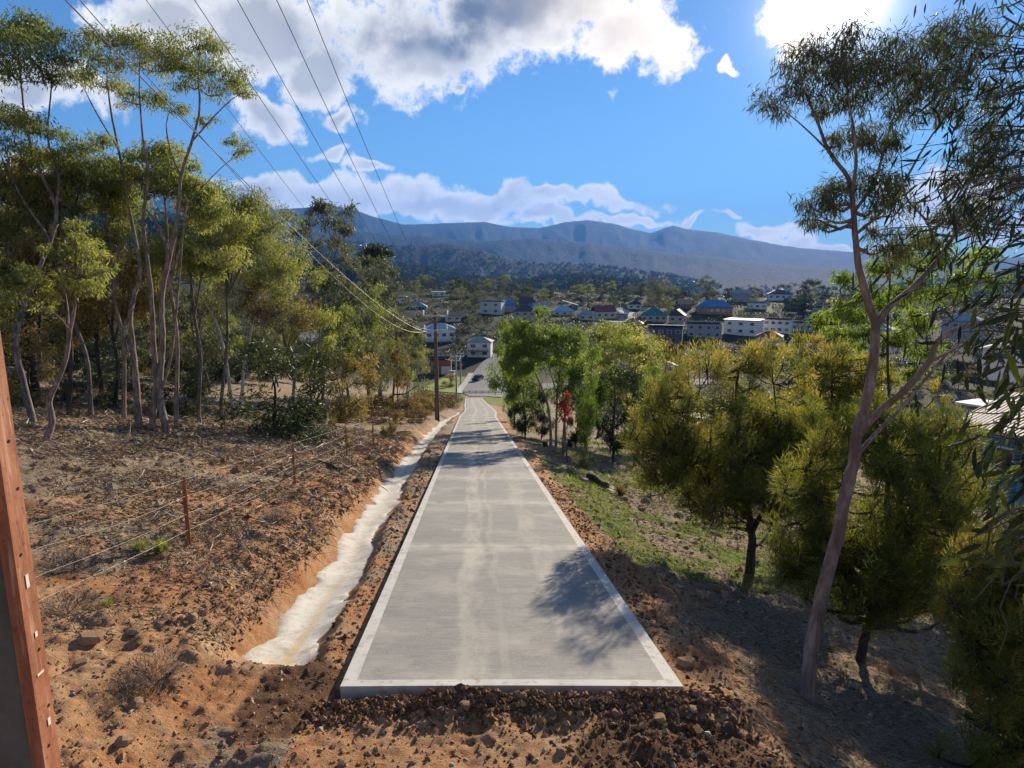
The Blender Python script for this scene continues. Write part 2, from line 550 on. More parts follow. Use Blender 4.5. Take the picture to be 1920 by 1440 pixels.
# brushed concrete of the path: u across in metres, v along
m, t, out = new_mat('brushed_concrete')
uvn = t.n.new('ShaderNodeUVMap')
u_, v_, _ = t.xyz(uvn.outputs[0])
P = t.pos()
edge = t.attr('edge', 'Fac')
br = t.noise(t.comb(t.math('MULTIPLY', u_, 1.1), t.math('MULTIPLY', v_, 40.0), 0), 2.0, 8, .82)
br2 = t.noise(t.comb(t.math('MULTIPLY', u_, .25), t.math('MULTIPLY', v_, 2.2), 3.0), 1.0, 5, .65)
bl = t.noise(P, .8, 6, .65)
sp = t.noise(P, 55.0, 3, .6)
c = t.ramp(br, [(.40, (.165, .160, .152)), (.5, (.25, .243, .23)), (.61, (.345, .335, .315))])
c = t.mix(t.mr(br2, .35, .70), t.mix(1.0, c, (.88, .88, .88), 'MULTIPLY'), t.mix(1.0, c, (1.08, 1.07, 1.04), 'MULTIPLY'))
c = t.mix(t.mr(sp, .58, .74), c, (.15, .145, .135))
c = t.mix(t.mr(sp, .40, .26), c, (.44, .425, .40))
c = t.mix(t.mr(bl, .5, .75), c, (.40, .37, .32))
# dusty wheel tracks
for (uc, hw, st) in ((-0.42, .24, .60), (0.82, .26, .42), (-.05, .07, .3)):
    wob = t.math('ADD', u_, t.math('MULTIPLY_ADD', t.noise(t.comb(0, v_, uc), .35, 3), .5, -.25 - uc))
    k = t.mr(t.math('ABSOLUTE', wob), hw, hw * .45, smooth=True)
    k = t.math('MULTIPLY', k, t.mr(t.noise(t.comb(u_, t.math('MULTIPLY', v_, .25), 9.0), 2.2, 5, .7), .35, .65))
    c = t.mix(t.math('MULTIPLY', k, st), c, (.52, .475, .40))
# pale dust band along every joint
jn = t.attr('joint', 'Fac')
c = t.mix(t.math('MULTIPLY', jn, t.mr(t.noise(t.comb(u_, v_, 2.0), 2.0, 5, .7), .35, .7)), c, (.56, .52, .44))
spots = t.mr(t.noise(P, 19.0, 2, .5), .73, .76)
c = t.mix(t.math('MULTIPLY', spots, .8), c, (.16, .10, .06))
ec = t.ramp(t.noise(P, 3.0, 6, .65), [(.3, (.43, .415, .385)), (.6, (.55, .53, .49))])
ec = t.mix(t.mr(t.noise(P, 7.0, 5, .7), .55, .68), ec, (.34, .26, .18))
wob = t.math('ADD', edge, t.math('MULTIPLY_ADD', t.noise(P, 9.0, 4, .7), .25, -.125))
c = t.mix(t.mr(wob, .44, .56), c, ec)
h = t.math('ADD', t.math('MULTIPLY', br, t.math('SUBTRACT', 1.0, edge)), t.math('MULTIPLY', sp, .15))
principled(t, out, c, 0.82, 0.25, t.bump(h, 0.55, 0.006))
M['path'] = m

# pale rough concrete of the drain
m, t, out = new_mat('drain_concrete')
uvn = t.n.new('ShaderNodeUVMap')
u_, v_, _ = t.xyz(uvn.outputs[0])
P = t.pos()
bl = t.noise(P, 2.2, 6, .65)
trow = t.noise(t.comb(t.math('MULTIPLY', u_, 1.2), t.math('MULTIPLY', v_, 7.0), 0), 1.4, 6, .7, .5)
c = t.ramp(bl, [(.3, (.45, .425, .37)), (.5, (.56, .535, .475)), (.7, (.65, .62, .565))])
c = t.mix(t.mr(trow, .46, .28), c, (.42, .40, .355))
st = t.math('ABSOLUTE', t.math('ADD', u_, t.math('MULTIPLY_ADD', t.noise(t.comb(0, v_, 0), .6, 3), .3, -.20)))
st = t.math('MULTIPLY', t.mr(st, .10, .02, smooth=True), t.mr(v_, 12.0, 8.0, .15, .8))
pool = t.math('MULTIPLY', t.mr(v_, 8.3, 7.9), t.mr(t.math('ABSOLUTE', t.math('SUBTRACT', u_, .02)), .26, .14))
c = t.mix(t.math('MAXIMUM', st, pool), c, (.55, .40, .20))
dirt = t.math('ADD', t.math('ABSOLUTE', u_), t.math('MULTIPLY_ADD', t.noise(P, 6.0, 6, .7), .7, -.35))
c = t.mix(t.mr(dirt, .30, .58), c, (.29, .215, .15))
c = t.mix(t.mr(t.noise(P, 3.2, 7, .75), .54, .68), c, (.38, .315, .235))
c = t.mix(t.mr(t.noise(P, 11.0, 6, .75), .56, .70), c, (.30, .265, .215))
c = t.mix(t.mr(t.noise(P, 40, 2), .68, .72), c, (.13, .09, .06))
principled(t, out, c, 0.85, 0.2, t.bump(t.math('ADD', t.math('MULTIPLY', trow, .5), t.noise(P, 45, 5, .7)), 0.45, 0.008))
M['drain'] = m

M['asphalt'] = plain('asphalt', (.20, .195, .19), .9, .15, .6)
M['kerb'] = plain('kerb_concrete', (.42, .40, .37), .85, .12, 2.0)
M['lawn'] = plain('lawn', (.20, .24, .035), .95, .35, 1.2, .6)
M['bark_pink'] = bark_mat('bark_pink_gum', (.095, .062, .048), (.24, .175, .138), (.43, .345, .285))
M['bark_red'] = bark_mat('bark_red_gum', (.13, .085, .068), (.28, .20, .165), (.44, .36, .305))
M['bark_white'] = bark_mat('bark_white_gum', (.30, .24, .19), (.56, .50, .43), (.72, .67, .60))
M['bark_dark'] = bark_mat('bark_dark', (.025, .019, .015), (.065, .05, .04), (.12, .10, .08), 1.3, 6, .8)
M['bark_grey'] = bark_mat('bark_grey', (.055, .045, .038), (.15, .125, .105), (.30, .26, .225))
M['leaf_olive'] = leaf_mat('leaf_olive', [(0, (.065, .09, .030)), (.35, (.16, .185, .055)), (.7, (.29, .30, .092)), (1, (.46, .42, .18))], .56, tint=(1.18, 1.25, .75))
M['leaf_yellow'] = leaf_mat('leaf_yellow', [(0, (.09, .118, .034)), (.35, (.205, .235, .066)), (.7, (.35, .355, .10)), (1, (.50, .45, .19))], .56, tint=(1.18, 1.2, .7))
M['leaf_brown'] = leaf_mat('leaf_brown', [(0, (.07, .072, .028)), (.4, (.165, .145, .048)), (.75, (.28, .215, .070)), (1, (.36, .29, .11))], .45)
M['leaf_green'] = leaf_mat('leaf_green', [(0, (0.046, 0.085, 0.019)), (.4, (0.116, 0.194, 0.034)), (.75, (0.209, 0.310, 0.053)), (1, (0.341, 0.419, 0.093))], .5)
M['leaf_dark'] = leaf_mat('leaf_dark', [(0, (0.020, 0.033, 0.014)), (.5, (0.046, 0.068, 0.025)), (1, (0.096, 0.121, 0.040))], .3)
M['leaf_grey'] = leaf_mat('leaf_grey_green', [(0, (0.046, 0.062, 0.034)), (.5, (0.109, 0.133, 0.068)), (1, (0.217, 0.232, 0.132))], .38)
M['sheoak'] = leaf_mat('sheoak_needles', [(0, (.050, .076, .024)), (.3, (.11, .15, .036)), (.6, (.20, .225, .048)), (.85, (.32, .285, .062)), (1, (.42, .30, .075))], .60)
M['leaf_near'] = leaf_mat('leaf_near', [(0, (.02, .032, .012)), (.4, (.055, .075, .022)), (.75, (.14, .19, .034)), (1, (.30, .36, .07))], .40)
M['red_leaf'] = leaf_mat('red_leaf', [(0, (.20, .03, .018)), (.5, (.42, .065, .035)), (1, (.55, .16, .06))], .45, tint=(1.1, .8, .7))
M['heath'] = leaf_mat('heath', [(0, (.05, .040, .018)), (.4, (.115, .080, .030)), (.75, (.19, .13, .045)), (1, (.27, .20, .07))], .3)
M['tussock'] = leaf_mat('tussock_blade', [(0, (.08, .085, .02)), (.4, (.19, .17, .045)), (.75, (.34, .27, .10)), (1, (.46, .38, .19))], .35)
M['deadwood'] = leaf_mat('dead_twigs', [(0, (.055, .045, .04)), (.5, (.13, .11, .095)), (1, (.26, .22, .19))], .1)
M['straw'] = leaf_mat('dry_litter', [(0, (.065, .043, .027)), (.4, (.17, .12, .078)), (.75, (.31, .235, .155)), (1, (.46, .38, .27))], .12, .8)
M['rock'] = plain('rock', (.25, .205, .17), .9, .35, 5.0, .7, dirt=(.22, .12, .06))
M['rock_orange'] = plain('orange_rock', (.34, .20, .115), .9, .3, 6.0, .7, dirt=(.42, .29, .17))
m, t, out = new_mat('soil_clod')
c = t.ramp(t.attr('var', 'Fac'), [(0, (.075, .038, .021)), (.5, (.15, .078, .041)), (.85, (.25, .14, .075)), (1, (.36, .23, .13))])
principled(t, out, c, .95, .15)
M['clod'] = m
m, t, out = new_mat('rusty_steel')
p = t.coord('Object')
n = t.noise(t.vmath('MULTIPLY', p, (3, 3, .7)), 3.0, 7, .68)
c = t.ramp(n, [(.28, (.17, .060, .030)), (.5, (.33, .125, .062)), (.72, (.45, .215, .125))])
c = t.mix(t.mr(t.noise(p, 26, 5, .7), .57, .70), c, (.085, .038, .026))
c = t.mix(t.mr(t.noise(t.vmath('MULTIPLY', p, (14, 14, .9)), 2.2, 6, .7), .54, .66), c, (.50, .27, .17))
principled(t, out, c, .75, .3, t.bump(t.noise(p, 60, 4), .3, .004))
M['rust'] = m
M['pole_concrete'] = plain('pole_concrete', (.13, .125, .108), .95, .3, 3.5, .6, dirt=(.085, .088, .072))
M['brown_steel'] = plain('brown_steel', (.16, .09, .065), .75, .25, 4.0)
M['galv'] = plain('galvanised_steel', (.52, .53, .54), .6, .12, 8.0, 0, .4, .1)
M['tagwhite'] = plain('white_tag', (.70, .67, .58), .7, .15, 20.0)
M['hole'] = plain('dark_hole', (.012, .010, .009), .9)
M['wire'] = plain('wire', (.30, .30, .30), .45, .1, 3.0, 0, .5, .6)
M['wire_dark'] = plain('wire_dark', (.055, .055, .058), .5, .1, 3.0)
M['fence_wire'] = plain('fence_wire', (.17, .15, .13), .5, .15, 3.0, 0, .5, .5)
M['insul'] = plain('insulator', (.62, .60, .56), .35, .1, 9.0)


# ------------------------------------------------------------------ the ground sheet
def polar_sheet(name, radii, angs, zf, mat, maskf=None, closed=True):
    Rr, An = np.meshgrid(radii, angs, indexing='ij')
    X, Y = Rr * np.sin(An), Rr * np.cos(An)
    Z = zf(X, Y)
    V = np.stack([X, Y, Z], -1).reshape(-1, 3)
    nr, na = Rr.shape
    i = np.arange(nr - 1)[:, None] * na
    j = np.arange(na if closed else na - 1)[None]; k = (j + 1) % na
    Fq = np.stack([i + j, i + k, i + na + k, i + na + j], -1).reshape(-1, 4)[:, ::-1]
    at_ = {'mask': maskf(V[:, 0], V[:, 1])} if maskf else None
    me = mesh_np(name, V, [Fq], mat, True, at_)
    return me


fine_a = np.linspace(R(-44), R(44), 375)
coarse_a = np.linspace(R(44), R(316), 64)[1:-1]
angs = np.concatenate([fine_a, coarse_a])
radii = np.concatenate([np.linspace(.3, 3.8, 14), np.geomspace(4.0, 62, 470), np.geomspace(62, 660, 130)[1:]])


def gmask(X, Y):
    u = X - pcx(Y); v = -u
    m = np.zeros((len(X), 4))
    n = fbm(X * .35, Y * .35, 51, 4); n2 = fbm(X * 1.3, Y * 1.3, 61, 3)
    dd = np.hypot(X, Y)
    s = .42 + 1.0 * n + .45 * n2
    s = s + .55 * sstep(v, 6.5, 4.2) * sstep(v, 2.4, 3.2) * sstep(Y, 60, 35)          # cut bank
    s = s + .35 * sstep(dd, 13, 7) * (u < 2.2)
    s = s - .42 * sstep(v, 6, 11) - .25 * sstep(Y, 22, 40) + .35 * n2
    s = np.where((u > 1.7), .38 + .8 * n + .45 * sstep(u, 3.0, 2.0) - .3 * sstep(u, 3.2, 5), s)
    s = np.where((np.abs(u) < 2.0) & (Y < 6.3), 1.0, s)
    m[:, 0] = np.clip(s, 0, 1.2)
    g = np.where(u > 1.9, sstep(Y, 10, 14) * (.35 + 1.2 * n2 + .9 * n) * sstep(u, 2.0, 2.9) * (1 - .6 * sstep(u, 9, 14)), 0)
    g = g + np.where(u > 1.9, .5 * np.exp(-((u - 3.4) / 1.0) ** 2 - ((Y - 17) / 4.5) ** 2), 0)
    g = g + .9 * sstep(Y, 92, 108) * sstep(np.abs(u), 1.2, 2.4) * sstep(np.abs(u), 18, 12)
    g = np.where((u < -1.9) & (Y < 90), .18 * sstep(n2, .05, .3), g)
    m[:, 1] = np.clip(g, 0, 1)
    b = sstep(Y, 5.62, 5.82) * (Y < 6.4) * sstep(np.abs(u + .02), 2.0, 1.7)
    b = np.maximum(b, .9 * sstep(np.hypot((u - 1.35) / 1.2, (Y - 5.1) / .8), 1.0, .5))
    b = np.maximum(b, .75 * sstep(np.hypot((u + 2.3) / .6, (Y - 6.3) / 1.4), 1.1, .5))
    b = np.maximum(b, .30 * sstep(v, 2.5, 2.1) * sstep(v, 1.7, 1.9) * (Y < 60))
    b = np.maximum(b, .35 * (u > 1.9) * sstep(Y, 16, 10) * sstep(u, 2.4, 4))
    m[:, 2] = np.clip(b, 0, 1)
    m[:, 3] = sstep(Y, 150, 190)
    return m


g = obj('ground', polar_sheet('ground', radii, angs, gz, M['ground'], gmask))
tag(g, kind='structure')

# ------------------------------------------------------------------ far hills
ridges = [  # distance, fall-off in front, behind, skyline in pixels
    (7200, 1700, 2500, [(-900, 330), (0, 345), (300, 352), (480, 395), (550, 390), (622, 384), (660, 393), (700, 406), (760, 421), (850, 419), (905, 416), (960, 426), (1010, 428), (1060, 416), (1100, 413), (1150, 420), (1220, 438), (1262, 423), (1300, 431), (1350, 436), (1420, 451), (1500, 466), (1580, 471), (1750, 486), (2000, 478), (2900, 470)]),
    (4300, 900, 1300, [(-900, 400), (0, 380), (400, 400), (600, 430), (760, 440), (900, 452), (1000, 447), (1100, 455), (1200, 466), (1300, 478), (1420, 492), (1520, 503), (1650, 510), (2000, 500), (2900, 490)]),
    (2300, 600, 800, [(-900, 380), (0, 380), (400, 420), (600, 450), (740, 462), (830, 457), (900, 468), (960, 488), (1020, 497), (1080, 494), (1150, 503), (1230, 514), (1310, 530), (1420, 560), (1600, 560), (1700, 535), (2000, 505), (2900, 470)]),
    (1250, 330, 450, [(-900, 330), (0, 360), (300, 400), (560, 470), (680, 500), (760, 498), (830, 512), (900, 525), (980, 530), (1060, 520), (1120, 522), (1200, 533), (1270, 552), (1350, 580), (1500, 600), (1700, 560), (2000, 520), (2900, 470)]),
    (760, 150, 300, [(-900, 320), (0, 350), (300, 410), (500, 470), (640, 505), (740, 525), (800, 540), (860, 556), (950, 590), (1300, 640), (1700, 640), (2000, 600), (2900, 500)])]


def hz(X, Y):
    r = np.hypot(X, Y); a = np.arctan2(X, Y)
    z = np.full(r.shape, -74.0) + 5 * fbm(X / 300, Y / 300, 5, 3)
    for k, (rk, wf, wb, sk) in enumerate(ridges):
        aa, ee = zip(*[px_dir(px, py) for px, py in sk])
        aa = np.array(aa); ee = np.array(ee)
        e = np.interp(a, aa, ee)
        e = e + .0016 * fbm(a * 40, a * 0 + k, 200 + k, 4)
        rr = rk * (1 + .10 * np.sin(a * 5 + k) + .05 * fbm(a * 9, a * 0, 300 + k, 3))
        top = np.tan(e) * rr
        t = (r - rr)
        sh = np.where(t < 0, np.exp(-(np.abs(t) / wf) ** 1.55), np.exp(-(t / wb) ** 2))
        spur = 1 - .16 * np.abs(fbm(a * 30 + k, r / (wf * 1.1), 400 + k, 4)) * 2 * sstep(np.abs(t) / wf, .05, .6)
        z = np.maximum(z, -80 + (top + 80) * sh * spur)
    can = 5.0 * fbm(X / 16, Y / 16, 88, 2) * sstep(r, 600, 800) * (1 - .3 * sstep(r, 3000, 6000))
    z = z + can * sstep(z, -72, -55)
    return np.where(r < 690, np.minimum(z, gz(X, Y) - 3.0), z)


ha = np.concatenate([np.linspace(R(-48), R(48), 430), np.linspace(R(48), R(312), 60)[1:-1]])
hr = np.concatenate([np.geomspace(615, 2900, 120), np.geomspace(2900, 13000, 90)[1:]])
hills = obj('hills', polar_sheet('hills', hr, ha, hz, M['hill']))
tag(hills, kind='structure')

# ------------------------------------------------------------------ the concrete path, slab by slab
path = empty('path'); tag(path, kind='structure')
joints = [6.83, 12.6, 17.45, 21.9]
while joints[-1] < 138: joints.append(joints[-1] + 4.45)
for si in range(len(joints) - 1):
    d0, d1 = joints[si] + .005, joints[si + 1] - .005
    nseg = 12
    dd = np.linspace(d0, d1, nseg + 1)
    if si == 0: dd = np.concatenate([[d0, d0 + .13, d0 + .16], dd[1:]])
    Y = y_of(dd); cx = pcx(Y); hw = phw(Y); zt = prof(Y)
    us = np.array([-1, -.925, -.905, -.5, 0, .5, .905, .925, 1])
    eg = np.array([1, 1, 0, 0, 0, 0, 0, 1, 1.0])
    X = cx[:, None] + us[None] * hw[:, None]
    Yg = np.repeat(Y[:, None], len(us), 1); Zg = np.repeat(zt[:, None], len(us), 1)
    Zg = Zg + 0.012 * np.cos(us * np.pi / 2)[None]
    n, k = X.shape
    top = np.stack([X, Yg, Zg], -1).reshape(-1, 3)
    bot = top - np.array((0, 0, .16))
    E = np.repeat(eg[None], n, 0)
    if si == 0: E[:2] = 1
    J = np.zeros((n, k))
    dj = np.minimum(np.abs(dd - d0), np.abs(d1 - dd))
    J[:] = np.interp(dj, [0, .12, .5], [.95, .6, 0])[:, None]
    i = np.arange(n - 1)[:, None] * k; j = np.arange(k - 1)[None]
    ft = np.stack([i + j, i + j + 1, i + k + j + 1, i + k + j], -1).reshape(-1, 4)
    per = list(range(k)) + [r * k + k - 1 for r in range(1, n)] + [(n - 1) * k + c for c in range(k - 2, -1, -1)] + [r * k for r in range(n - 2, 0, -1)]
    per = np.array(per); nx = np.roll(per, -1); o = n * k
    fs = np.stack([per, per + o, nx + o, nx], -1)
    me = mesh_np('slab', np.vstack([top, bot]), [ft, fs], M['path'], False,
                 {'edge': np.concatenate([E.ravel(), np.full(n * k, 1.0)]), 'joint': np.concatenate([J.ravel(), np.zeros(n * k)])})
    uvl = me.uv_layers.new(name='UVMap')
    vi = np.zeros(len(me.loops), dtype=np.int32); me.loops.foreach_get('vertex_index', vi)
    uu = np.concatenate([(us[None] * hw[:, None]).ravel()] * 2); vv = np.concatenate([np.repeat(dd, k)] * 2)
    uvl.data.foreach_set('uv', np.stack([uu[vi], vv[vi]], -1).astype(np.float32).ravel())
    obj('slab', me, path)

# ------------------------------------------------------------------ the drain beside it
dd = np.concatenate([np.arange(7.75, 20, .09), np.arange(20, 78, .25)])
Y = y_of(dd); nq = 19
q = np.linspace(-1, 1, nq)
rag_l = .43 + .24 * fbm(dd * 1.7, dd * 0, 7, 5, .52) + .10 * fbm(dd * .35, dd * 0 + 2, 8, 2)
rag_r = .47 + .28 * fbm(dd * 1.9, dd * 0 + 9, 17, 5, .55)
tap = sstep(dd, 7.7, 8.05)
rag_l = rag_l * (.55 + .45 * tap); rag_r = rag_r * (.5 + .5 * tap)
rag_l *= 1 - .45 * sstep(dd, 55, 78); rag_r *= 1 - .45 * sstep(dd, 55, 78)
W_ = np.where(q[None] < 0, q[None] * rag_l[:, None], q[None] * rag_r[:, None])
X = pcx(Y)[:, None] - drain_v(Y)[:, None] + W_
Yg = np.repeat(Y[:, None], nq, 1)
Zg = gz(X, Yg, False) + .062 - .16 * np.abs(q[None]) ** 4 + .02 * fbm(X * 3.0, Yg * 2.0, 19, 3)
step_ = ((dd * .45) % 1.0)
n = len(dd)
V = np.stack([X, Yg, Zg], -1).reshape(-1, 3)
V2 = V - np.array((0, 0, .12))
i = np.arange(n - 1)[:, None] * nq; j = np.arange(nq - 1)[None]
ft = np.stack([i + j, i + j + 1, i + nq + j + 1, i + nq + j], -1).reshape(-1, 4)
per = list(range(nq)) + [r * nq + nq - 1 for r in range(1, n)] + [(n - 1) * nq + c_ for c_ in range(nq - 2, -1, -1)] + [r * nq for r in range(n - 2, 0, -1)]
per = np.array(per); nx = np.roll(per, -1); o = n * nq
me = mesh_np('drain', np.vstack([V, V2]), [ft, np.stack([per, per + o, nx + o, nx], -1)], M['drain'], True)
uvl = me.uv_layers.new(name='UVMap')
vi = np.zeros(len(me.loops), dtype=np.int32); me.loops.foreach_get('vertex_index', vi)
uu = np.concatenate([W_.ravel()] * 2); vv = np.concatenate([np.repeat(dd, nq)] * 2)
uvl.data.foreach_set('uv', np.stack([uu[vi], vv[vi]], -1).astype(np.float32).ravel())
tag(obj('drain', me), kind='structure')


# ------------------------------------------------------------------ the street at the bottom
def ribbon(name, pts, widths, mat, lift, kind='structure', sub=10, skirt=0.0, parent=None):
    P = catmull(np.array([(x, y, 0) for x, y in pts], float), sub)
    wd = np.interp(np.linspace(0, 1, len(P)), np.linspace(0, 1, len(widths)), widths)
    T = np.gradient(P, axis=0); T /= np.linalg.norm(T, axis=1, keepdims=True)
    N = np.stack([-T[:, 1], T[:, 0], T[:, 2] * 0], -1)
    qs = np.linspace(-.5, .5, 9)
    G = P[:, None] + N[:, None] * (wd[:, None] * qs[None])[..., None]
    G[..., 2] = gz(G[..., 0], G[..., 1], True) + lift
    n, k = G.shape[:2]
    V = G.reshape(-1, 3); V2 = V - np.array((0, 0, lift + .3))
    i = np.arange(n - 1)[:, None] * k; j = np.arange(k - 1)[None]
    ft = np.stack([i + j, i + k + j, i + k + j + 1, i + j + 1], -1).reshape(-1, 4)
    per = list(range(k)) + [r * k + k - 1 for r in range(1, n)] + [(n - 1) * k + c_ for c_ in range(k - 2, -1, -1)] + [r * k for r in range(n - 2, 0, -1)]
    per = np.array(per); nx = np.roll(per, -1); o = n * k
    me = mesh_np(name, np.vstack([V, V2]), [ft, np.stack([per, nx, nx + o, per + o], -1)], mat)
    return tag(obj(name, me, parent), kind=kind if parent is None else None)


ribbon('road', [(-6.0, 146), (-6.6, 158), (-7.0, 172), (-7.2, 186), (-5.5, 202), (-1, 218), (8, 232)], [7, 11.5, 10, 7.5, 7, 7, 7], M['asphalt'], .14)
ribbon('side_road', [(-2, 166), (10, 170), (30, 176), (60, 186)], [9, 7, 7, 7], M['asphalt'], .132)
ribbon('hill_road', [(30, 300), (44, 292), (52, 300), (55, 318), (50, 340)], [7, 7, 7], M['kerb'], .12)
ribbon('pavement', [(-12.4, 152), (-12.6, 162), (-12.0, 174), (-11.6, 186)], [1.6, 1.4, 1.4], M['kerb'], .24)
ribbon('lawn', [(-17.5, 153), (-17.0, 162), (-16.0, 172), (-15.2, 180)], [8, 8, 7, 6], M['lawn'], .20)
ribbon('verge', [(0.6, 148), (1.4, 158)], [3, 3], M['lawn'], .22)

# ------------------------------------------------------------------ trees
def unit(v):
    return v / (np.linalg.norm(v, axis=-1, keepdims=True) + 1e-9)


def add_leaves(buf, P, T, L, Wd, var, rng, bend=0.0):
    n = len(P)
    T = unit(T)
    S = unit(np.cross(T, rng.normal(size=(n, 3))))
    N = np.cross(T, S)
    L = (L * rng.uniform(.65, 1.25, n))[:, None]; Wd = (Wd * rng.uniform(.7, 1.2, n))[:, None]
    mid = P + T * L * .42 + N * L * bend
    V = np.stack([P, mid + S * Wd * .5, P + T * L, mid - S * Wd * .5], 1).reshape(-1, 3)
    buf.add(V, [np.arange(4 * n).reshape(n, 4)], np.repeat(var, 4))


def clump(cb, tb, c, r, n, L, Wd, droop, var0, rng, style='gum', twig=0.012, root=None, vspread=.22):
    c = np.asarray(c, float); r = np.broadcast_to(np.asarray(r, float), (3,))
    k = max(3, int(n // 34))
    q = unit(rng.normal(size=(k, 3))) * (rng.uniform(.15, 1, (k, 1)) ** .5)
    if style == 'gum': q[:, 2] = q[:, 2] * .8 + .1
    sc = c + q * r * (np.array((.8, .8, 1.35)) if style == 'needle' else 1.0)
    rr = r * (.38 if style != 'needle' else .34)
    cnt = rng.multinomial(n, np.ones(k) / k)
    idx = np.repeat(np.arange(k), cnt)
    off = rng.normal(size=(n, 3)) * rr * .6
    if style == 'gum': off[:, 2] -= np.abs(rng.normal(size=n)) * rr[2] * .4
    P = sc[idx] + off
    if style == 'needle':
        T = unit(P - c + np.array((0, 0, -r[2] * .5))) * .55 + rng.normal(size=(n, 3)) * .5 + np.array((0, 0, .55))
    else:
        T = rng.normal(size=(n, 3)) * .75 + unit(off) * .3 + np.array((0, 0, -droop))
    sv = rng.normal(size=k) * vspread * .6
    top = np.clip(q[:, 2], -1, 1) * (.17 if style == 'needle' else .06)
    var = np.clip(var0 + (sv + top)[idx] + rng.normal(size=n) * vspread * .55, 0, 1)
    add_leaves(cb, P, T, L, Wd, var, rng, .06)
    if tb is not None and twig > 0:
        o = c - np.array((0, 0, r[2] * .7)) if root is None else root
        step = max(1, k // (14 if style != 'needle' else 5))
        for i in range(0, k, step):
            m = (o + sc[i]) * .5 + rng.normal(size=3) * r * .10 - np.array((0, 0, r[2] * .1))
            tb.tube([o, m, sc[i]], np.linspace(twig, twig * .3, 3), 3)


def link(tb, a, b, r0, r1, rng, sag=.12):
    d = np.linalg.norm(b - a)
    m1 = a + (b - a) * .35 + rng.normal(size=3) * d * .07 - np.array((0, 0, d * sag))
    m2 = a + (b - a) * .7 + rng.normal(size=3) * d * .06 - np.array((0, 0, d * sag * .7))
    P = catmull([a, m1, m2, b], 2)
    tb.tube(P, np.linspace(r0, r1, len(P)), 4)
    return P


def finish_tree(name, base, tb, cb, bark, leaf, label, group=None, rz=0, scale=1.0, cat='tree', crown='crown'):
    root = empty(name, base, rz, scale, label, cat, group)
    if tb is not None and tb.n: obj('trunk', tb.mesh('trunk', M[bark], True), root)
    if cb is not None and cb.n: obj(crown, cb.mesh(crown, M[leaf]), root)
    return root


def px_tree(name, label, base, stems, clumps, bark, leaf, L=.16, Wd=.035, droop=.8, dens=1.0, seed=1, depth=None,
            group=None, style='gum', flat=.62, extra=None, twig=.012, bark2=None, var=.45, jit=.5, sides=8, reach=2.6, grow=1.0, thin=.70):
    """stems: list of (points (px, py, extra depth), r0, r1); clumps: (px, py, radius px, extra depth or None, var)"""
    rng = np.random.default_rng(seed)
    if depth is None:
        bp, depth = ray_ground(*base)
    else:
        bp = at(base[0], base[1], depth)
    bp = np.array((bp[0], bp[1], float(gz(bp[0], bp[1], False))))
    tb, cb = Buf(), Buf()
    nodes = []; nr = []
    for (pts, r0, r1) in stems:
        r0 *= thin; r1 *= thin
        P = np.array([at(p[0], p[1], depth + (p[2] if len(p) > 2 else 0)) for p in pts]) - bp
        if len(nodes) == 0 or pts[0][1] > base[1] - 12:
            P = np.vstack([P[0] + (P[0] - P[1]) * 0 - np.array((0, 0, P[0][2] + .45)), P]) if P[0][2] > -.3 else P
        Q = catmull(P, 5)
        Q = Q + rng.normal(size=Q.shape) * np.array((1, 1, .3)) * r0 * .045
        rad = np.linspace(r0, r1, len(Q))
        if pts[0][1] > base[1] - 12: rad = rad * (1 + .28 * np.exp(-np.linspace(0, 1, len(Q)) * 14))
        tb.tube(Q, rad, sides)
        nodes.append(Q[2:]); nr.append(rad[2:])
    N = np.concatenate(nodes); NR = np.concatenate(nr)
    lim = []
    for cl in clumps:
        px, py, rp = cl[0], cl[1], cl[2] * grow
        rm = rp * depth / F
        dd = cl[3] if len(cl) > 3 and cl[3] is not None else rng.normal() * rm * jit * 1.6
        v0 = cl[4] if len(cl) > 4 else var
        c = at(px, py, depth + dd) - bp
        dv = c[None] - N
        cost = np.linalg.norm(dv, axis=1) + np.where(dv[:, 2] < 0, -dv[:, 2] * 2.0, 0)
        i = int(np.argmin(cost))
        root = None
        if cost[i] > .15:
            pts = link(tb, N[i], c - np.array((0, 0, rm * .3)), min(NR[i] * .8, .05 + .012 * reach), twig * 1.5, rng)
            root = pts[-1]
        n = int(dens * (rp * 1024 / 1920.) ** 2 * 0.9)
        clump(cb, tb, c, (rm, rm, rm * flat), max(n, 40), L, Wd, droop, v0, rng, style, twig, root)
    return finish_tree(name, bp, tb, cb, bark, leaf, label, group)


def fill(ell, n, rmin, rmax, seed, var=.45, spread=1.0, depth=28.0, rej=0):
    """random clumps inside pixel ellipses (cx, cy, rx, ry)"""
    rng = np.random.default_rng(seed); out = []
    ar = np.array([e[2] * e[3] for e in ell], float); ar /= ar.sum()
    for e, k in zip(ell, rng.multinomial(n, ar)):
        for _ in range(k):
            a = rng.uniform(0, 2 * np.pi); q = rng.uniform(0, 1) ** .5
            zz = rng.uniform(-1, 1) * math.sqrt(max(0, 1 - q * q * .8)) * e[2] * depth / F * spread
            if rej and fbm(np.array([(e[0] + q * e[2] * math.cos(a)) / rej]), np.array([(e[1] + q * e[3] * math.sin(a)) / rej + zz * .7]), seed, 2)[0] < -.17 and q > .35: continue
            out.append((e[0] + q * e[2] * math.cos(a), e[1] + q * e[3] * math.sin(a), rng.uniform(rmin, rmax), zz,
                        float(np.clip(var + rng.normal() * .10, 0, 1))))
    return out


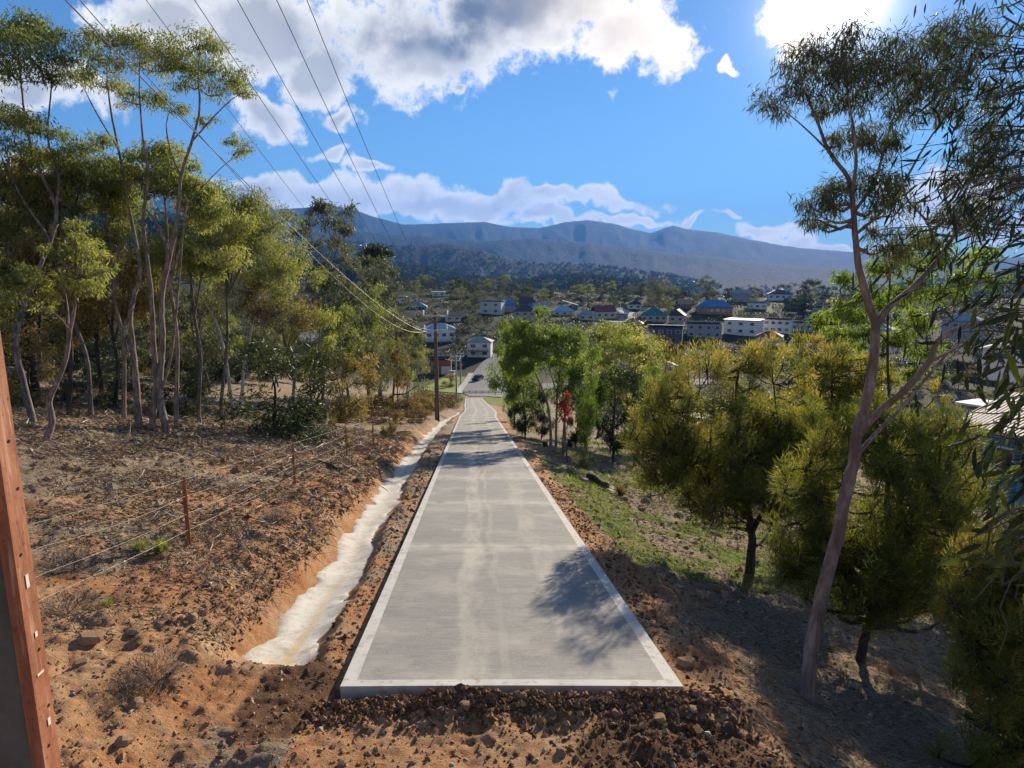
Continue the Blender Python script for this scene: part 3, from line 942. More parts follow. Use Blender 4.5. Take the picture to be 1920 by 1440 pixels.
# ---- gums of the slope on the left, tallest first
px_tree('gum_tree', 'tallest forked gum with pink stems, crown reaching highest left of the wires', (275, 806),
        [([(262, 812), (256, 730), (250, 660), (244, 600), (250, 560, .3), (262, 500, .5), (240, 380, .8), (222, 280, .8), (205, 190, .6), (200, 120, .4)], .21, .03),
         ([(285, 800), (292, 720), (288, 640), (284, 560), (276, 480), (268, 410), (278, 330), (268, 260), (262, 180), (262, 110)], .19, .025),
         ([(312, 804), (300, 752), (300, 700), (305, 640), (303, 560), (318, 480), (334, 400), (340, 330), (360, 265), (374, 205), (372, 140), (376, 95)], .22, .03),
         ([(300, 740), (318, 680), (330, 590), (338, 500), (345, 420, -.5), (352, 380, -.6)], .09, .03),
         ([(318, 480), (300, 430), (280, 400), (262, 385, .4)], .08, .03), ([(340, 330), (322, 290), (312, 240), (318, 205)], .06, .02),
         ([(360, 265), (400, 220), (430, 190), (452, 175)], .05, .015), ([(335, 400), (380, 350), (420, 310), (450, 290)], .035, .012),
         ([(222, 280), (180, 210), (150, 150)], .05, .02)],
        [(160, 72, 36, None, .35), (205, 72, 40, None, .3), (250, 70, 38), (292, 84, 44, None, .4), (330, 98, 40, None, .7), (368, 78, 42), (402, 78, 26), (388, 122, 40),
         (430, 140, 38), (458, 166, 24), (415, 165, 34), (345, 150, 30), (196, 152, 38, None, .8), (156, 132, 34, None, .75), (230, 182, 24, None, .7), (272, 176, 26),
         (310, 190, 34), (346, 206, 24), (385, 225, 22), (456, 276, 26), (438, 256, 20), (308, 120, 36, None, .75), (270, 105, 40, None, .6), (350, 118, 36), (180, 100, 34, None, .55), (225, 120, 28, None, .75)],
        'bark_pink', 'leaf_olive', .19, .040, .9, 1.4, 11, flat=.6, grow=1.1)
px_tree('gum_tree', 'tall gum at the left picture edge with crown above the steel pole', (60, 792),
        [([(62, 792), (40, 700), (28, 640), (50, 560, .6), (95, 450, 1), (105, 390, 1), (75, 320, 1), (52, 250, 1), (40, 160, 1), (35, 90, 1)], .17, .03),
         ([(105, 390, 1), (110, 330, .6), (90, 260, .5), (95, 180, .5), (100, 120, .5)], .08, .02),
         ([(95, 450, 1), (60, 400, .5), (30, 350, .2), (8, 270, .2)], .06, .02), ([(110, 330, .6), (150, 290, .3), (185, 265, .3)], .05, .015)],
        [(30, 55, 52), (70, 85, 46), (105, 70, 30), (60, 38, 36), (112, 148, 28, None, .35), (20, 128, 40), (6, 85, 50), (92, 128, 38), (122, 105, 28, None, .35), (-30, 60, 60), (-50, 120, 60),
         (40, 222, 38, None, .4), (92, 250, 32), (18, 262, 34), (150, 268, 36, None, .6), (190, 256, 26, None, .7), (122, 290, 34), (60, 235, 30, None, .35), (5, 215, 40, None, .3), (170, 300, 30), (80, 285, 30, None, .7)],
        'bark_grey', 'leaf_olive', .19, .040, .9, 1.4, 12, flat=.6, grow=1.1)
px_tree('gum_tree', 'twin white stemmed gum forking in a V at the base, round yellow crown', (438, 776),
        [([(437, 776), (432, 740), (426, 690), (416, 640), (404, 600), (398, 588), (420, 520), (450, 450)], .19, .04),
         ([(441, 776), (452, 745), (458, 690), (472, 610), (482, 560), (490, 500), (510, 440)], .20, .04), ([(482, 560), (530, 500), (560, 470)], .06, .02),
         ([(404, 600), (380, 560), (360, 520)], .05, .02)],
        fill([(480, 470, 75, 70), (540, 510, 55, 62), (440, 420, 60, 42), (420, 530, 60, 45)], 64, 20, 34, 21, .55, 1.0, 30),
        'bark_white', 'leaf_yellow', .2, .05, .7, 1.25, 13, flat=.75)
px_tree('gum_tree', 'small crooked pink gum with bare bent trunk just right of the steel pole', (88, 826),
        [([(88, 826), (98, 790), (92, 752), (108, 715), (124, 670), (132, 620), (140, 575), (150, 520, .3)], .16, .05), ([(132, 622), (110, 595), (85, 580), (62, 575)], .05, .015),
         ([(124, 670), (128, 600, .4), (120, 540, .6), (110, 500, .6)], .06, .03)],
        fill([(110, 520, 90, 45), (60, 560, 55, 35), (160, 470, 60, 45)], 34, 18, 30, 22, .55, .8, 22), 'bark_pink', 'leaf_yellow', .17, .04, .8, .95, 14, flat=.7)
mid = [  # base, depth, crown ellipses, clumps, bark, leaf, label
    ((170, 770), 27, [(70, 420, 85, 70), (20, 470, 70, 60)], 46, 'bark_grey', 'leaf_olive', 'olive gum behind the crooked tree at the left picture edge', .45, (95, 470)),
    ((232, 772), 28, [(190, 390, 80, 62), (235, 350, 60, 50)], 46, 'bark_pink', 'leaf_yellow', 'yellow green gum filling the gap left of the tallest forked gum', .5, (200, 420)),
    ((330, 772), 27, [(290, 320, 62, 44), (345, 355, 52, 40), (385, 385, 40, 36)], 42, 'bark_pink', 'leaf_olive', 'gum with low olive crown just behind the fork of the tallest gum', .5, (310, 370)),
    ((372, 765), 31, [(390, 450, 70, 65), (330, 480, 55, 60)], 44, 'bark_grey', 'leaf_yellow', 'gum with loose yellow crown between the tallest gum and the white twin stems', .5, (360, 470)),
    ((215, 760), 31, [(230, 540, 75, 60), (160, 560, 50, 50)], 32, 'bark_dark', 'leaf_brown', 'brownish gum low in the shade between the leftmost stems', .55, (215, 560)),
    ((415, 755), 34, [(400, 380, 60, 30), (450, 385, 45, 28), (500, 430, 52, 36)], 36, 'bark_grey', 'leaf_olive', 'gum with broad crown standing behind the white twin stems', .42, (440, 420)),
    ((550, 742), 40, [(545, 590, 55, 40), (500, 560, 50, 40)], 24, 'bark_grey', 'leaf_brown', 'thin gum of sparse brownish leaves right of the white twin stems', .45, (530, 600)),
    ((130, 770), 26, [(90, 330, 80, 45), (20, 350, 60, 40), (160, 330, 40, 35)], 34, 'bark_dark', 'leaf_olive', 'dark stemmed gum with crown under the tall one at the left edge', .4, (110, 380))]
for k, (b, d, ell, n, bk, lf, lab, vr, topp) in enumerate(mid):
    bx, by = b; tx, ty = topp
    st = [([(bx, by), (bx + (tx - bx) * .2 + 6, by + (ty - by) * .35), (bx + (tx - bx) * .6 - 5, by + (ty - by) * .7), (tx, ty)], .17, .05)]
    for e in ell: st.append(([(bx + (tx - bx) * .5, by + (ty - by) * .6), ((tx + e[0]) / 2 + 8, (ty + e[1]) / 2 + 25), (e[0], e[1] + 8)], .07, .02))
    px_tree('gum_tree', lab, b, st, fill(ell, n, 18, 34, 40 + k, vr, .9, d), bk, lf, .20, .046, .8, 1.4, 60 + k, depth=d, flat=.7, grow=1.1)


# ---- procedural gums shared by the wood behind
def gum_meshes(seed, h=11.0, cr=3.0, lo=.45, n=5200, L=.34, Wd=.085, bark='bark_grey', leaf='leaf_olive', var=.45, droop=.6, flat=.6, lean=.06, nlimb=5, nclump=22, trunk=.17):
    rng = np.random.default_rng(seed)
    tb, cb = Buf(), Buf()
    P = [np.array((0, 0, -.4)), np.array((0, 0, 0.0))]
    d = rng.normal(size=2) * lean
    for k in range(1, 6):
        P.append(np.array((d[0] * h * k / 5 + rng.normal() * .03 * h * k / 5, d[1] * h * k / 5 + rng.normal() * .03 * h * k / 5, h * .8 * k / 5)))
    Q = catmull(P, 4); tb.tube(Q, np.linspace(trunk, trunk * .25, len(Q)), 7)
    tips = []
    nodes = [Q[len(Q) // 3:]]
    for i in range(nlimb):
        j = int(len(Q) * (lo * .8 + (.9 - lo * .8) * rng.uniform()))
        j = min(j, len(Q) - 1); a = rng.uniform(0, 6.28); ln = cr * rng.uniform(.6, 1.0)
        e = Q[j] + np.array((math.cos(a) * ln, math.sin(a) * ln, rng.uniform(.08, .24) * h))
        nodes.append(link(tb, Q[j], e, trunk * .45, trunk * .12, rng, .06)); tips.append(e)
    N = np.concatenate(nodes)
    for i in range(nclump):
        if i < len(tips): c = tips[i]
        else:
            a = rng.uniform(0, 6.28); q = rng.uniform() ** .5; zz = rng.uniform(-1, 1)
            rr = math.sqrt(max(.05, 1 - zz * zz))
            c = np.array((d[0] * h * .8 + math.cos(a) * cr * q * rr, d[1] * h * .8 + math.sin(a) * cr * q * rr, h * ((1 + lo) / 2 + zz * (1 - lo) / 2 * .95)))
        k = int(np.argmin(np.linalg.norm(N - c, axis=1) + np.maximum(0, N[:, 2] - c[2])))
        if np.linalg.norm(N[k] - c) > .3: link(tb, N[k], c, .035, .015, rng)
        rr = cr * rng.uniform(.28, .46)
        clump(cb, None, c, (rr, rr, rr * flat), n // nclump, L, Wd, droop, np.clip(var + rng.normal() * .1, 0, 1), rng)
    return tb.mesh('trunk', M[bark], True), cb.mesh('crown', M[leaf])


KIND = {
    'olive': gum_meshes(1, 12, 2.9, .45, 5600, var=.42),
    'yellow': gum_meshes(2, 10, 3.0, .35, 5600, bark='bark_pink', leaf='leaf_yellow', var=.45),
    'thin': gum_meshes(3, 13, 2.2, .6, 3600, bark='bark_grey', leaf='leaf_grey', var=.5, trunk=.14),
    'green': gum_meshes(4, 9, 3.2, .25, 6400, bark='bark_grey', leaf='leaf_green', var=.4, flat=.8),
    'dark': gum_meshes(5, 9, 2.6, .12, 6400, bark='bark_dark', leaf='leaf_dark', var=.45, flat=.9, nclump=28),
    'grey': gum_meshes(6, 10, 3.4, .25, 6200, bark='bark_grey', leaf='leaf_grey', var=.45, flat=.75),
    'brown': gum_meshes(7, 9, 2.6, .4, 4600, bark='bark_dark', leaf='leaf_brown', var=.45),
    'bush': gum_meshes(8, 3.0, 1.5, .05, 4200, .20, .05, 'bark_dark', 'leaf_dark', .55, .3, .8, .02, 4, 20, .06),
    'yellowbush': gum_meshes(9, 2.6, 1.3, .05, 4200, .17, .045, 'bark_dark', 'leaf_brown', .7, .3, .8, .02, 4, 20, .05),
    'heath': gum_meshes(10, 1.3, 1.1, .0, 3600, .13, .03, 'bark_dark', 'heath', .45, -.1, .75, .02, 4, 18, .03)}
BASEH = {'olive': 12, 'yellow': 10, 'thin': 13, 'green': 9, 'dark': 9, 'grey': 10, 'brown': 9, 'bush': 3.0, 'yellowbush': 2.6, 'heath': 1.3}


def copy_tree(kind, name, loc, height, label, group=None, rz=None, wide=1.0, seed=0, cat='tree'):
    s = height / BASEH[kind]
    rz = random.Random(seed * 7 + 3).uniform(0, 6.28) if rz is None else rz
    root = empty(name, loc, rz, (s * wide, s * wide, s), label, cat, group)
    obj('trunk', KIND[kind][0], root); obj('crown', KIND[kind][1], root)
    return root


def px_copy(kind, name, px, py, pytop, label, group=None, wide=1.0, seed=0, depth=None, cat='tree'):
    if depth is None: p, depth = ray_ground(px, py)
    else: p = at(px, py, depth)
    z = float(gz(p[0], p[1], False))
    top = at(px, pytop, depth)
    return copy_tree(kind, name, (p[0], p[1], z - .05), max(.3, top[2] - z), label, group, None, wide, seed, cat)


rnd = random.Random(5)
# wood behind the front row on the left slope
WOODLAB = {'olive': 'olive leaved gum with open crown', 'yellow': 'yellow leaved gum with pink stem', 'thin': 'thin tall gum with sparse grey crown', 'brown': 'brownish gum with dark stem', 'grey': 'broad grey green gum', 'dark': 'dark bushy evergreen'}
kk = ['olive', 'olive', 'yellow', 'thin', 'brown', 'grey', 'dark']
placed = []
tries = 0
while len(placed) < 64 and tries < 5000:
    tries += 1
    Yw = rnd.uniform(27, 112); off = rnd.uniform(0, 1)
    u = -(13 + Yw * .10 + off * (14 + Yw * .42))
    x = u + float(pcx(Yw))
    if abs(x) / Yw > .86 or any((x - a) ** 2 + (Yw - b) ** 2 < 3.2 ** 2 for a, b in placed): continue
    placed.append((x, Yw))
    k = rnd.choice(kk)
    hgt = rnd.uniform(7, 10.5) if k != 'thin' else rnd.uniform(9, 12)
    if Yw > 70: hgt *= .9
    zone = 'directly behind the front row' if Yw < 45 else ('midway back' if Yw < 75 else 'farthest back, towards the street')
    copy_tree(k, 'gum_tree', on_ground(x, Yw, .1), hgt, WOODLAB[k] + ' in the left wood, ' + zone,
              'gums of the wood on the left slope: ' + k + ', ' + zone, wide=rnd.uniform(.85, 1.15), seed=len(placed))
# edge of the wood along the power line, right part
for k, (kd, px, py, pt, d, wd, lab) in enumerate([
        ('thin', 600, 745, 380, 52, .85, 'slender grey gum standing alone above the wood, left of the dark umbrella pine'),
        ('grey', 655, 742, 490, 56, .7, 'grey green gum below the slack wires, left of the umbrella pine'),
        ('olive', 690, 742, 520, 60, .8, 'olive gum under the umbrella pine beside the heath'),
        ('thin', 717, 740, 480, 66, 1.0, 'bare trunked thin gum right of the umbrella pine'),
        ('grey', 735, 738, 545, 72, .75, 'grey gum behind the heath, second left of the wooden line pole'),
        ('yellow', 765, 736, 590, 78, .7, 'yellowish gum just left of the twin armed power pole'),
        ('olive', 785, 735, 620, 84, .6, 'small olive gum whose crown touches the twin armed power pole'),
        ('brown', 745, 737, 640, 62, .6, 'low brownish tree in front of the yellowish gum by the pole'),
        ('olive', 640, 742, 560, 48, .75, 'short olive tree at the back of the heath'),
        ('grey', 700, 740, 610, 54, .8, 'bushy grey green tree rising behind the heath middle'),
        ('yellow', 580, 745, 560, 44, .7, 'low yellow tree right of the dark green shrub'),
        ('thin', 760, 737, 600, 70, .7, 'thin trunked gum at the wood edge above the pole foot')]):
    px_copy(kd, 'gum_tree', px, py, pt, lab, None, wd, 100 + k, d)
px_copy('bush', 'shrub', 512, 752, 640, 'dense dark green shrub right of the white twin stems', None, 1.25, 3, 30, 'shrub')
px_copy('yellowbush', 'shrub', 638, 748, 668, 'orange leaved shrub at the wood edge left of the heath', None, 1.0, 4, 46, 'shrub')
px_copy('yellowbush', 'shrub', 60, 760, 610, 'orange and green shrub low at the left edge behind the steel pole', None, 1.0, 5, 27, 'shrub')
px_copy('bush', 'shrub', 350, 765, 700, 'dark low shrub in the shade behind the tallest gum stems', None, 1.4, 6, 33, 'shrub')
px_copy('bush', 'shrub', 190, 770, 705, 'dark low shrub between the leftmost gum stems', None, 1.5, 7, 30, 'shrub')
# the umbrella pine
px_tree('pine_tree', 'dark flat topped umbrella pine on a bare trunk above the wood', (712, 740),
        [([(712, 740), (712, 660), (709, 580), (705, 500), (703, 478)], .28, .12)],
        [(690, 472, 16), (703, 468, 18), (718, 472, 16), (730, 478, 9), (678, 478, 9), (705, 480, 18)], 'bark_dark', 'leaf_dark', .5, .14, .1, 3.0, 31, depth=70, flat=.6, twig=.03)
# heath along the drain
hs = random.Random(9)
n = 0
for (px, py, pt) in [(640, 762, 742), (668, 768, 745), (700, 775, 742), (730, 778, 745), (760, 782, 748), (785, 782, 742), (800, 776, 738), (690, 790, 765), (720, 795, 768), (750, 797, 770),
                     (775, 795, 765), (655, 778, 757), (625, 770, 755), (810, 768, 735), (838, 764, 740), (846, 758, 738), (770, 765, 738), (735, 763, 738), (700, 760, 738), (795, 765, 732), (830, 755, 735)]:
    kd = 'yellowbush' if n % 4 == 1 else 'heath'
    zone = 'left of the power pole' if px < 790 else 'around and beyond the power pole'
    px_copy(kd, 'heath_bush', px, py, pt, ('rusty brown heath bush ' if kd == 'heath' else 'olive yellow heath bush ') + zone + ', beside the drain', 'heath by the drain: ' + kd + ' ' + zone, hs.uniform(1.0, 1.5), 200 + n, cat='bush'); n += 1

# ---- trees right of the path, in the middle distance
px_tree('gum_tree', 'bright green gum with several pale trunks right of the path', (1040, 850),
        [([(1032, 852), (1032, 800), (1026, 755), (1015, 725), (1000, 690), (985, 650)], .13, .04), ([(1042, 850), (1043, 800), (1045, 740), (1050, 690), (1055, 640)], .13, .04),
         ([(1055, 855), (1058, 800), (1062, 750), (1072, 700), (1085, 650)], .14, .04), ([(1015, 725), (985, 710), (960, 690)], .04, .015), ([(1045, 740), (1030, 690), (1020, 640)], .05, .02)],
        fill([(1030, 640, 55, 42), (995, 640, 42, 45), (1075, 670, 42, 40), (968, 660, 26, 48), (1020, 610, 44, 26), (1050, 705, 40, 34), (982, 700, 26, 34)], 130, 12, 23, 71, .5, .9, 30, 34.0),
        'bark_pink', 'leaf_green', .22, .06, .6, 1.5, 72, flat=.8)
for k, (kd, px, py, pt, d, wd, lab) in enumerate([
        ('green', 964, 790, 592, 48, .55, 'bright green tree closest to the path on its right, above the lawn'),
        ('green', 985, 800, 620, 44, .7, 'green tree behind the several pale trunks'),
        ('yellow', 1120, 830, 585, 50, .9, 'tall yellow green tree behind the bright green gum'),
        ('yellow', 1170, 840, 605, 46, .8, 'yellowish tree below the teal roofed house'),
        ('green', 1100, 830, 640, 38, .6, 'slim green gum right of the several pale trunks'),
        ('dark', 1150, 838, 665, 36, .85, 'dark evergreen behind the small round sapling'),
        ('dark', 1195, 845, 690, 40, .8, 'dark evergreen left of the orange sheoaks'),
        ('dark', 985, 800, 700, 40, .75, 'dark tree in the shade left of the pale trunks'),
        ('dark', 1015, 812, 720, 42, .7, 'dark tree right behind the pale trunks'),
        ('green', 1225, 850, 660, 44, .6, 'light green tree left of the orange sheoaks'),
        ('brown', 1240, 850, 625, 60, .9, 'olive brown tree below the white roofed house'),
        ('dark', 958, 775, 695, 58, .5, 'dark shrubby tree on the right of the lawn'),
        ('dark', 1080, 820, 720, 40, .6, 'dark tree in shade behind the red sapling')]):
    px_copy(kd, 'tree', px, py, pt, lab, None, wd, 300 + k, d)
px_tree('sapling', 'slim sapling with bright red leaves beside the pale trunks', (1064, 868), [([(1064, 868), (1061, 830), (1058, 780), (1058, 745)], .06, .03)],
        [(1055, 752, 11), (1062, 765, 12), (1056, 778, 12), (1060, 742, 9), (1064, 788, 8), (1058, 760, 10)], 'bark_grey', 'red_leaf', .15, .06, .6, 4.0, 74, flat=1.3, jit=.2)
px_tree('sapling', 'small round light green sapling standing in the open right of the trunks', (1144, 852), [([(1144, 852), (1145, 830), (1144, 790), (1143, 770)], .06, .02)],
        fill([(1143, 785, 20, 28), (1144, 815, 16, 18)], 20, 9, 13, 75, .55, .8, 29), 'bark_grey', 'leaf_green', .12, .04, .3, 1.7, 76, flat=.9)
px_copy('green', 'tree', 1095, 845, 690, 'very slim sapling trunk between the red sapling and the round one', None, .35, 331, 31)

# ---- orange tipped sheoaks on the right
def sheoak(label, base, stems, ell, n, rmin, rmax, seed, depth, var=.5, L=.18, Wd=.013, dens=1.35, spires=()):
    cl = fill([(a, b, c * 1.08, d * 1.06) for a, b, c, d in ell], int(n * 2.1), rmin * .62, rmax * .8, seed, var, .95, depth, 62.0)
    cl = [(a_, b_, c_, d_, min(1, e_ + .06)) for a_, b_, c_, d_, e_ in cl]
    cl += [(x, y, r, None, .85) for x, y, r in spires]
    px_tree('sheoak_tree', label, base, stems, cl, 'bark_dark', 'sheoak', L, Wd, 0, dens, seed + 1, depth=depth, style='needle', flat=1.0, twig=.010)


sheoak('wide sheoak with orange tips nearest the path on the right, dark forked trunk', (1408, 1040),
       [([(1408, 1045), (1410, 1000), (1400, 940), (1385, 860), (1380, 760), (1385, 690)], .17, .03), ([(1410, 1000), (1440, 930), (1460, 840), (1450, 720)], .08, .02), ([(1405, 970), (1350, 920), (1300, 880), (1270, 840)], .06, .02),
        ([(1400, 940), (1330, 850), (1310, 740)], .06, .02), ([(1405, 985), (1370, 965), (1320, 950), (1250, 905)], .03, .012)],
       [(1370, 770, 95, 125), (1300, 780, 85, 100), (1450, 810, 90, 150), (1235, 830, 66, 75), (1400, 910, 140, 75), (1320, 890, 110, 70), (1490, 850, 70, 120), (1400, 850, 120, 120), (1260, 870, 70, 60)], 300, 24, 40, 401, 15.0, .42,
       spires=[(1312, 672, 26), (1345, 690, 24), (1400, 668, 26), (1425, 690, 22), (1452, 665, 24), (1290, 705, 22), (1375, 700, 24)])
sheoak('sheoak with yellow tips in front of the leaning gum trunk\'s right side', (1612, 1250),
       [([(1612, 1258), (1622, 1190), (1645, 1110), (1660, 1000), (1665, 880), (1670, 800)], .13, .03), ([(1640, 1120), (1570, 1030), (1530, 940), (1510, 880)], .05, .02), ([(1650, 1060), (1720, 980), (1760, 900)], .05, .02)],
       [(1560, 930, 100, 130), (1660, 960, 120, 170), (1760, 950, 100, 150), (1610, 1070, 130, 95), (1520, 1000, 70, 90), (1720, 1080, 90, 80)], 210, 30, 46, 411, 10.2, .40, .15, .0095)
sheoak('sheoak filling the lower right corner with drooping green sprays', (1960, 1500),
       [([(1960, 1560), (1950, 1400), (1930, 1250), (1900, 1100)], .12, .03), ([(1950, 1400), (1880, 1280), (1830, 1200)], .05, .02), ([(1940, 1420), (1870, 1380), (1810, 1340)], .04, .02)],
       [(1870, 1130, 85, 120), (1890, 1280, 100, 130), (1840, 1380, 80, 90), (1960, 1200, 110, 220)], 120, 34, 52, 421, 7.2, .40, .12, .0075)
sheoak('orange topped sheoak behind, between the leaning gum and the wide sheoak', (1560, 960),
       [([(1560, 960), (1565, 860), (1560, 760), (1560, 680)], .14, .03)], [(1550, 760, 70, 90), (1500, 720, 50, 70), (1610, 740, 60, 80), (1560, 830, 90, 60)], 100, 20, 32, 431, 21, .6, .2, .026,
       spires=[(1520, 660, 20), (1560, 650, 22), (1480, 668, 18), (1600, 672, 20), (1500, 640, 12)])
sheoak('orange green sheoak behind the fork of the leaning gum', (1720, 960),
       [([(1720, 960), (1715, 860), (1720, 780), (1715, 730)], .14, .03)], [(1700, 820, 75, 90), (1750, 850, 60, 80), (1660, 790, 45, 60), (1790, 900, 45, 80)], 84, 22, 34, 441, 17, .55, .18, .022,
       spires=[(1760, 740, 20), (1690, 720, 22)])

# ---- the leaning gum on the right
px_tree('gum_tree', 'tall leaning gum on the right, pink trunk forking twice, crown under the sun', (1508, 1345),
        [([(1508, 1350), (1514, 1290), (1524, 1200), (1545, 1100), (1572, 1000), (1582, 940), (1600, 870), (1607, 810), (1622, 760), (1637, 690), (1642, 605)], .135, .082),
         ([(1642, 610), (1625, 560), (1610, 500), (1603, 440), (1598, 370), (1588, 330), (1555, 285), (1535, 235), (1515, 185), (1500, 150)], .075, .012),
         ([(1642, 615), (1665, 578), (1715, 535, .2), (1760, 485, .4), (1795, 435, .5), (1840, 400, .7), (1900, 360, .9)], .07, .02),
         ([(1606, 822), (1640, 780, -.2), (1700, 728, -.3), (1740, 680, -.4), (1768, 630, -.5), (1850, 602, -.7), (1930, 590, -.8)], .075, .025),
         ([(1608, 852), (1640, 815, .2), (1690, 765, .3), (1740, 705, .3), (1780, 660, .3), (1850, 600, .5)], .045, .015),
         ([(1740, 680, -.4), (1790, 655, -.5), (1860, 620, -.5)], .03, .012), ([(1760, 485, .4), (1740, 420, .3), (1700, 370, .2), (1690, 310, .1)], .03, .01),
         ([(1598, 370), (1605, 300, -.2), (1600, 240, -.2), (1590, 180, -.2), (1585, 130)], .035, .01), ([(1600, 400), (1640, 340, .3), (1660, 270, .4), (1680, 210, .4), (1720, 160, .4)], .035, .01),
         ([(1603, 440), (1650, 400, .3), (1690, 350, .5), (1730, 280, .6), (1770, 220, .6), (1800, 160, .6)], .035, .01), ([(1555, 285), (1520, 250), (1480, 215), (1450, 195)], .02, .006),
         ([(1795, 435, .5), (1770, 360, .4), (1780, 300, .3), (1810, 240, .3)], .03, .008), ([(1625, 560), (1668, 520, .4), (1668, 480, .5), (1675, 430, .5)], .02, .008)],
        [(1450, 190, 34), (1475, 170, 32), (1500, 105, 36), (1490, 135, 32), (1535, 90, 36), (1560, 130, 40), (1600, 75, 38), (1600, 130, 44), (1640, 90, 40), (1660, 140, 44), (1700, 100, 42), (1715, 160, 44),
         (1755, 75, 40), (1760, 140, 44), (1800, 60, 42), (1815, 120, 44), (1840, 80, 36), (1790, 190, 36), (1740, 200, 34), (1690, 190, 34), (1540, 165, 34), (1620, 180, 34), (1580, 160, 30),
         (1610, 255, 34), (1640, 250, 34), (1575, 265, 26), (1660, 270, 28), (1680, 260, 22), (1640, 320, 34), (1665, 350, 36), (1620, 350, 30), (1690, 380, 28), (1650, 385, 30), (1545, 345, 26), (1520, 375, 26), (1560, 375, 28),
         (1540, 395, 26), (1515, 405, 18), (1535, 420, 16), (1580, 350, 20), (1850, 170, 40), (1850, 230, 40), (1830, 300, 40), (1870, 340, 44), (1800, 330, 30), (1860, 400, 40), (1820, 420, 30), (1780, 400, 24),
         (1700, 430, 26), (1690, 470, 30), (1735, 450, 24), (1560, 200, 22), (1525, 205, 22), (1820, 380, 34), (1880, 280, 44), (1640, 430, 20), (1660, 460, 26)],
        'bark_red', 'leaf_grey', .125, .0135, 1.1, .95, 501, depth=8.3, flat=.85, twig=.004, jit=.45, sides=12, grow=1.22, thin=.66)
px_tree('gum_tree', 'slim young gum with fresh green leaves behind the fork of the leaning gum', (1690, 1020),
        [([(1690, 1020), (1680, 900), (1668, 760), (1664, 640), (1668, 540), (1674, 470)], .06, .015), ([(1668, 760), (1720, 690), (1740, 620)], .025, .008), ([(1664, 640), (1610, 590), (1570, 570)], .025, .008)],
        [(1570, 575, 30), (1600, 590, 32), (1545, 600, 26), (1580, 620, 30), (1620, 540, 28), (1590, 520, 26), (1700, 540, 34), (1660, 560, 34), (1720, 600, 36), (1690, 640, 34), (1740, 660, 30), (1640, 650, 26), (1680, 480, 36),
         (1720, 500, 32), (1650, 500, 26), (1760, 540, 34), (1740, 450, 30), (1780, 480, 34), (1800, 520, 30), (1620, 620, 22), (1700, 690, 24), (1830, 470, 34), (1860, 520, 30)], 'bark_dark', 'leaf_green', .15, .03, .9, 1.2, 511, depth=12.5, flat=.75, var=.5)
# dark understorey of the wood
us = random.Random(31)
for k in range(48):
    Yw = us.uniform(28, 95); u = -(12 + Yw * .12 + us.uniform(0, 1) * (12 + Yw * .42))
    x = u + float(pcx(Yw))
    if abs(x) / Yw > .85: continue
    kd = us.choice(['bush', 'bush', 'yellowbush', 'dark'])
    zone = 'close behind the front gums' if Yw < 50 else 'deep among the farther gums'
    lab = {'bush': 'dark green undergrowth shrub ', 'yellowbush': 'brownish undergrowth shrub ', 'dark': 'bushy dark sapling '}[kd] + zone + ' of the left wood'
    copy_tree(kd, 'shrub', on_ground(x, Yw, .1), us.uniform(1.8, 4.0), lab, 'undergrowth of the left wood: ' + kd + ' ' + zone, wide=us.uniform(1.1, 1.7), seed=600 + k, cat='shrub')

# ------------------------------------------------------------------ houses
WALL = {'white': (.66, .66, .64), 'cream': (.56, .50, .40), 'grey': (.30, .31, .32), 'palegreen': (.48, .53, .49), 'brick': (.24, .10, .065), 'dark': (.075, .075, .085),
        'brown': (.16, .10, .07), 'teal': (.06, .20, .27), 'beige': (.42, .35, .26), 'orange': (.36, .15, .075)}
ROOF = {'white': (.70, .70, .70), 'blue': (.05, .20, .42), 'paleblue': (.28, .42, .52), 'slate': (.05, .055, .07), 'red': (.20, .055, .045), 'teal': (.03, .20, .20), 'grey': (.28, .30, .32), 'beige': (.50, .40, .28), 'rust': (.40, .22, .12)}
for k, c in WALL.items(): M['wall_' + k] = plain('wall_' + k, c, .85, .10, .8)
m_roof = {}
for k, c in ROOF.items():
    m, t, out = new_mat('roof_' + k)
    p = t.coord('Object'); n = t.noise(p, .9, 5, .6)
    cc = t.mix(t.mr(n, .3, .7), tuple(v * .82 for v in c), tuple(min(1, v * 1.12) for v in c))
    wv = t.math('SINE', t.math('MULTIPLY', t.xyz(p)[0], 33.0))
    principled(t, out, cc, .68, .3, t.bump(wv, .4, .02))
    M['roof_' + k] = m
m, t, out = new_mat('window_glass')
principled(t, out, (.03, .04, .05), .08, .8)
M['glass'] = m
M['frame'] = plain('window_frame', (.62, .62, .60), .6)
M['darkframe'] = plain('dark_frame', (.05, .05, .055), .6)
M['deckwood'] = plain('deck_timber', (.22, .15, .10), .8, .2, 2.0)
_b = Buf(); _b.box(-.62, .62, -.05, .05, -.62, .62)
WIN_FRAME = _b.mesh('window', M['frame'])
_b = Buf(); _b.box(-.52, .52, -.09, -.045, -.52, -.03); _b.box(-.52, .52, -.09, -.045, .03, .52)
WIN_PANE = _b.mesh('pane', M['glass'])
_b = Buf(); _b.box(-.5, .5, -.04, .04, 0, 1)
DOOR = _b.mesh('door', M['darkframe'])
_b = Buf()
for k in range(5): _b.box(-1.3, 1.3, -.05, .05, .02 + k * .44, .44 + k * .44)
GARAGE = _b.mesh('garage_door', M['frame'])


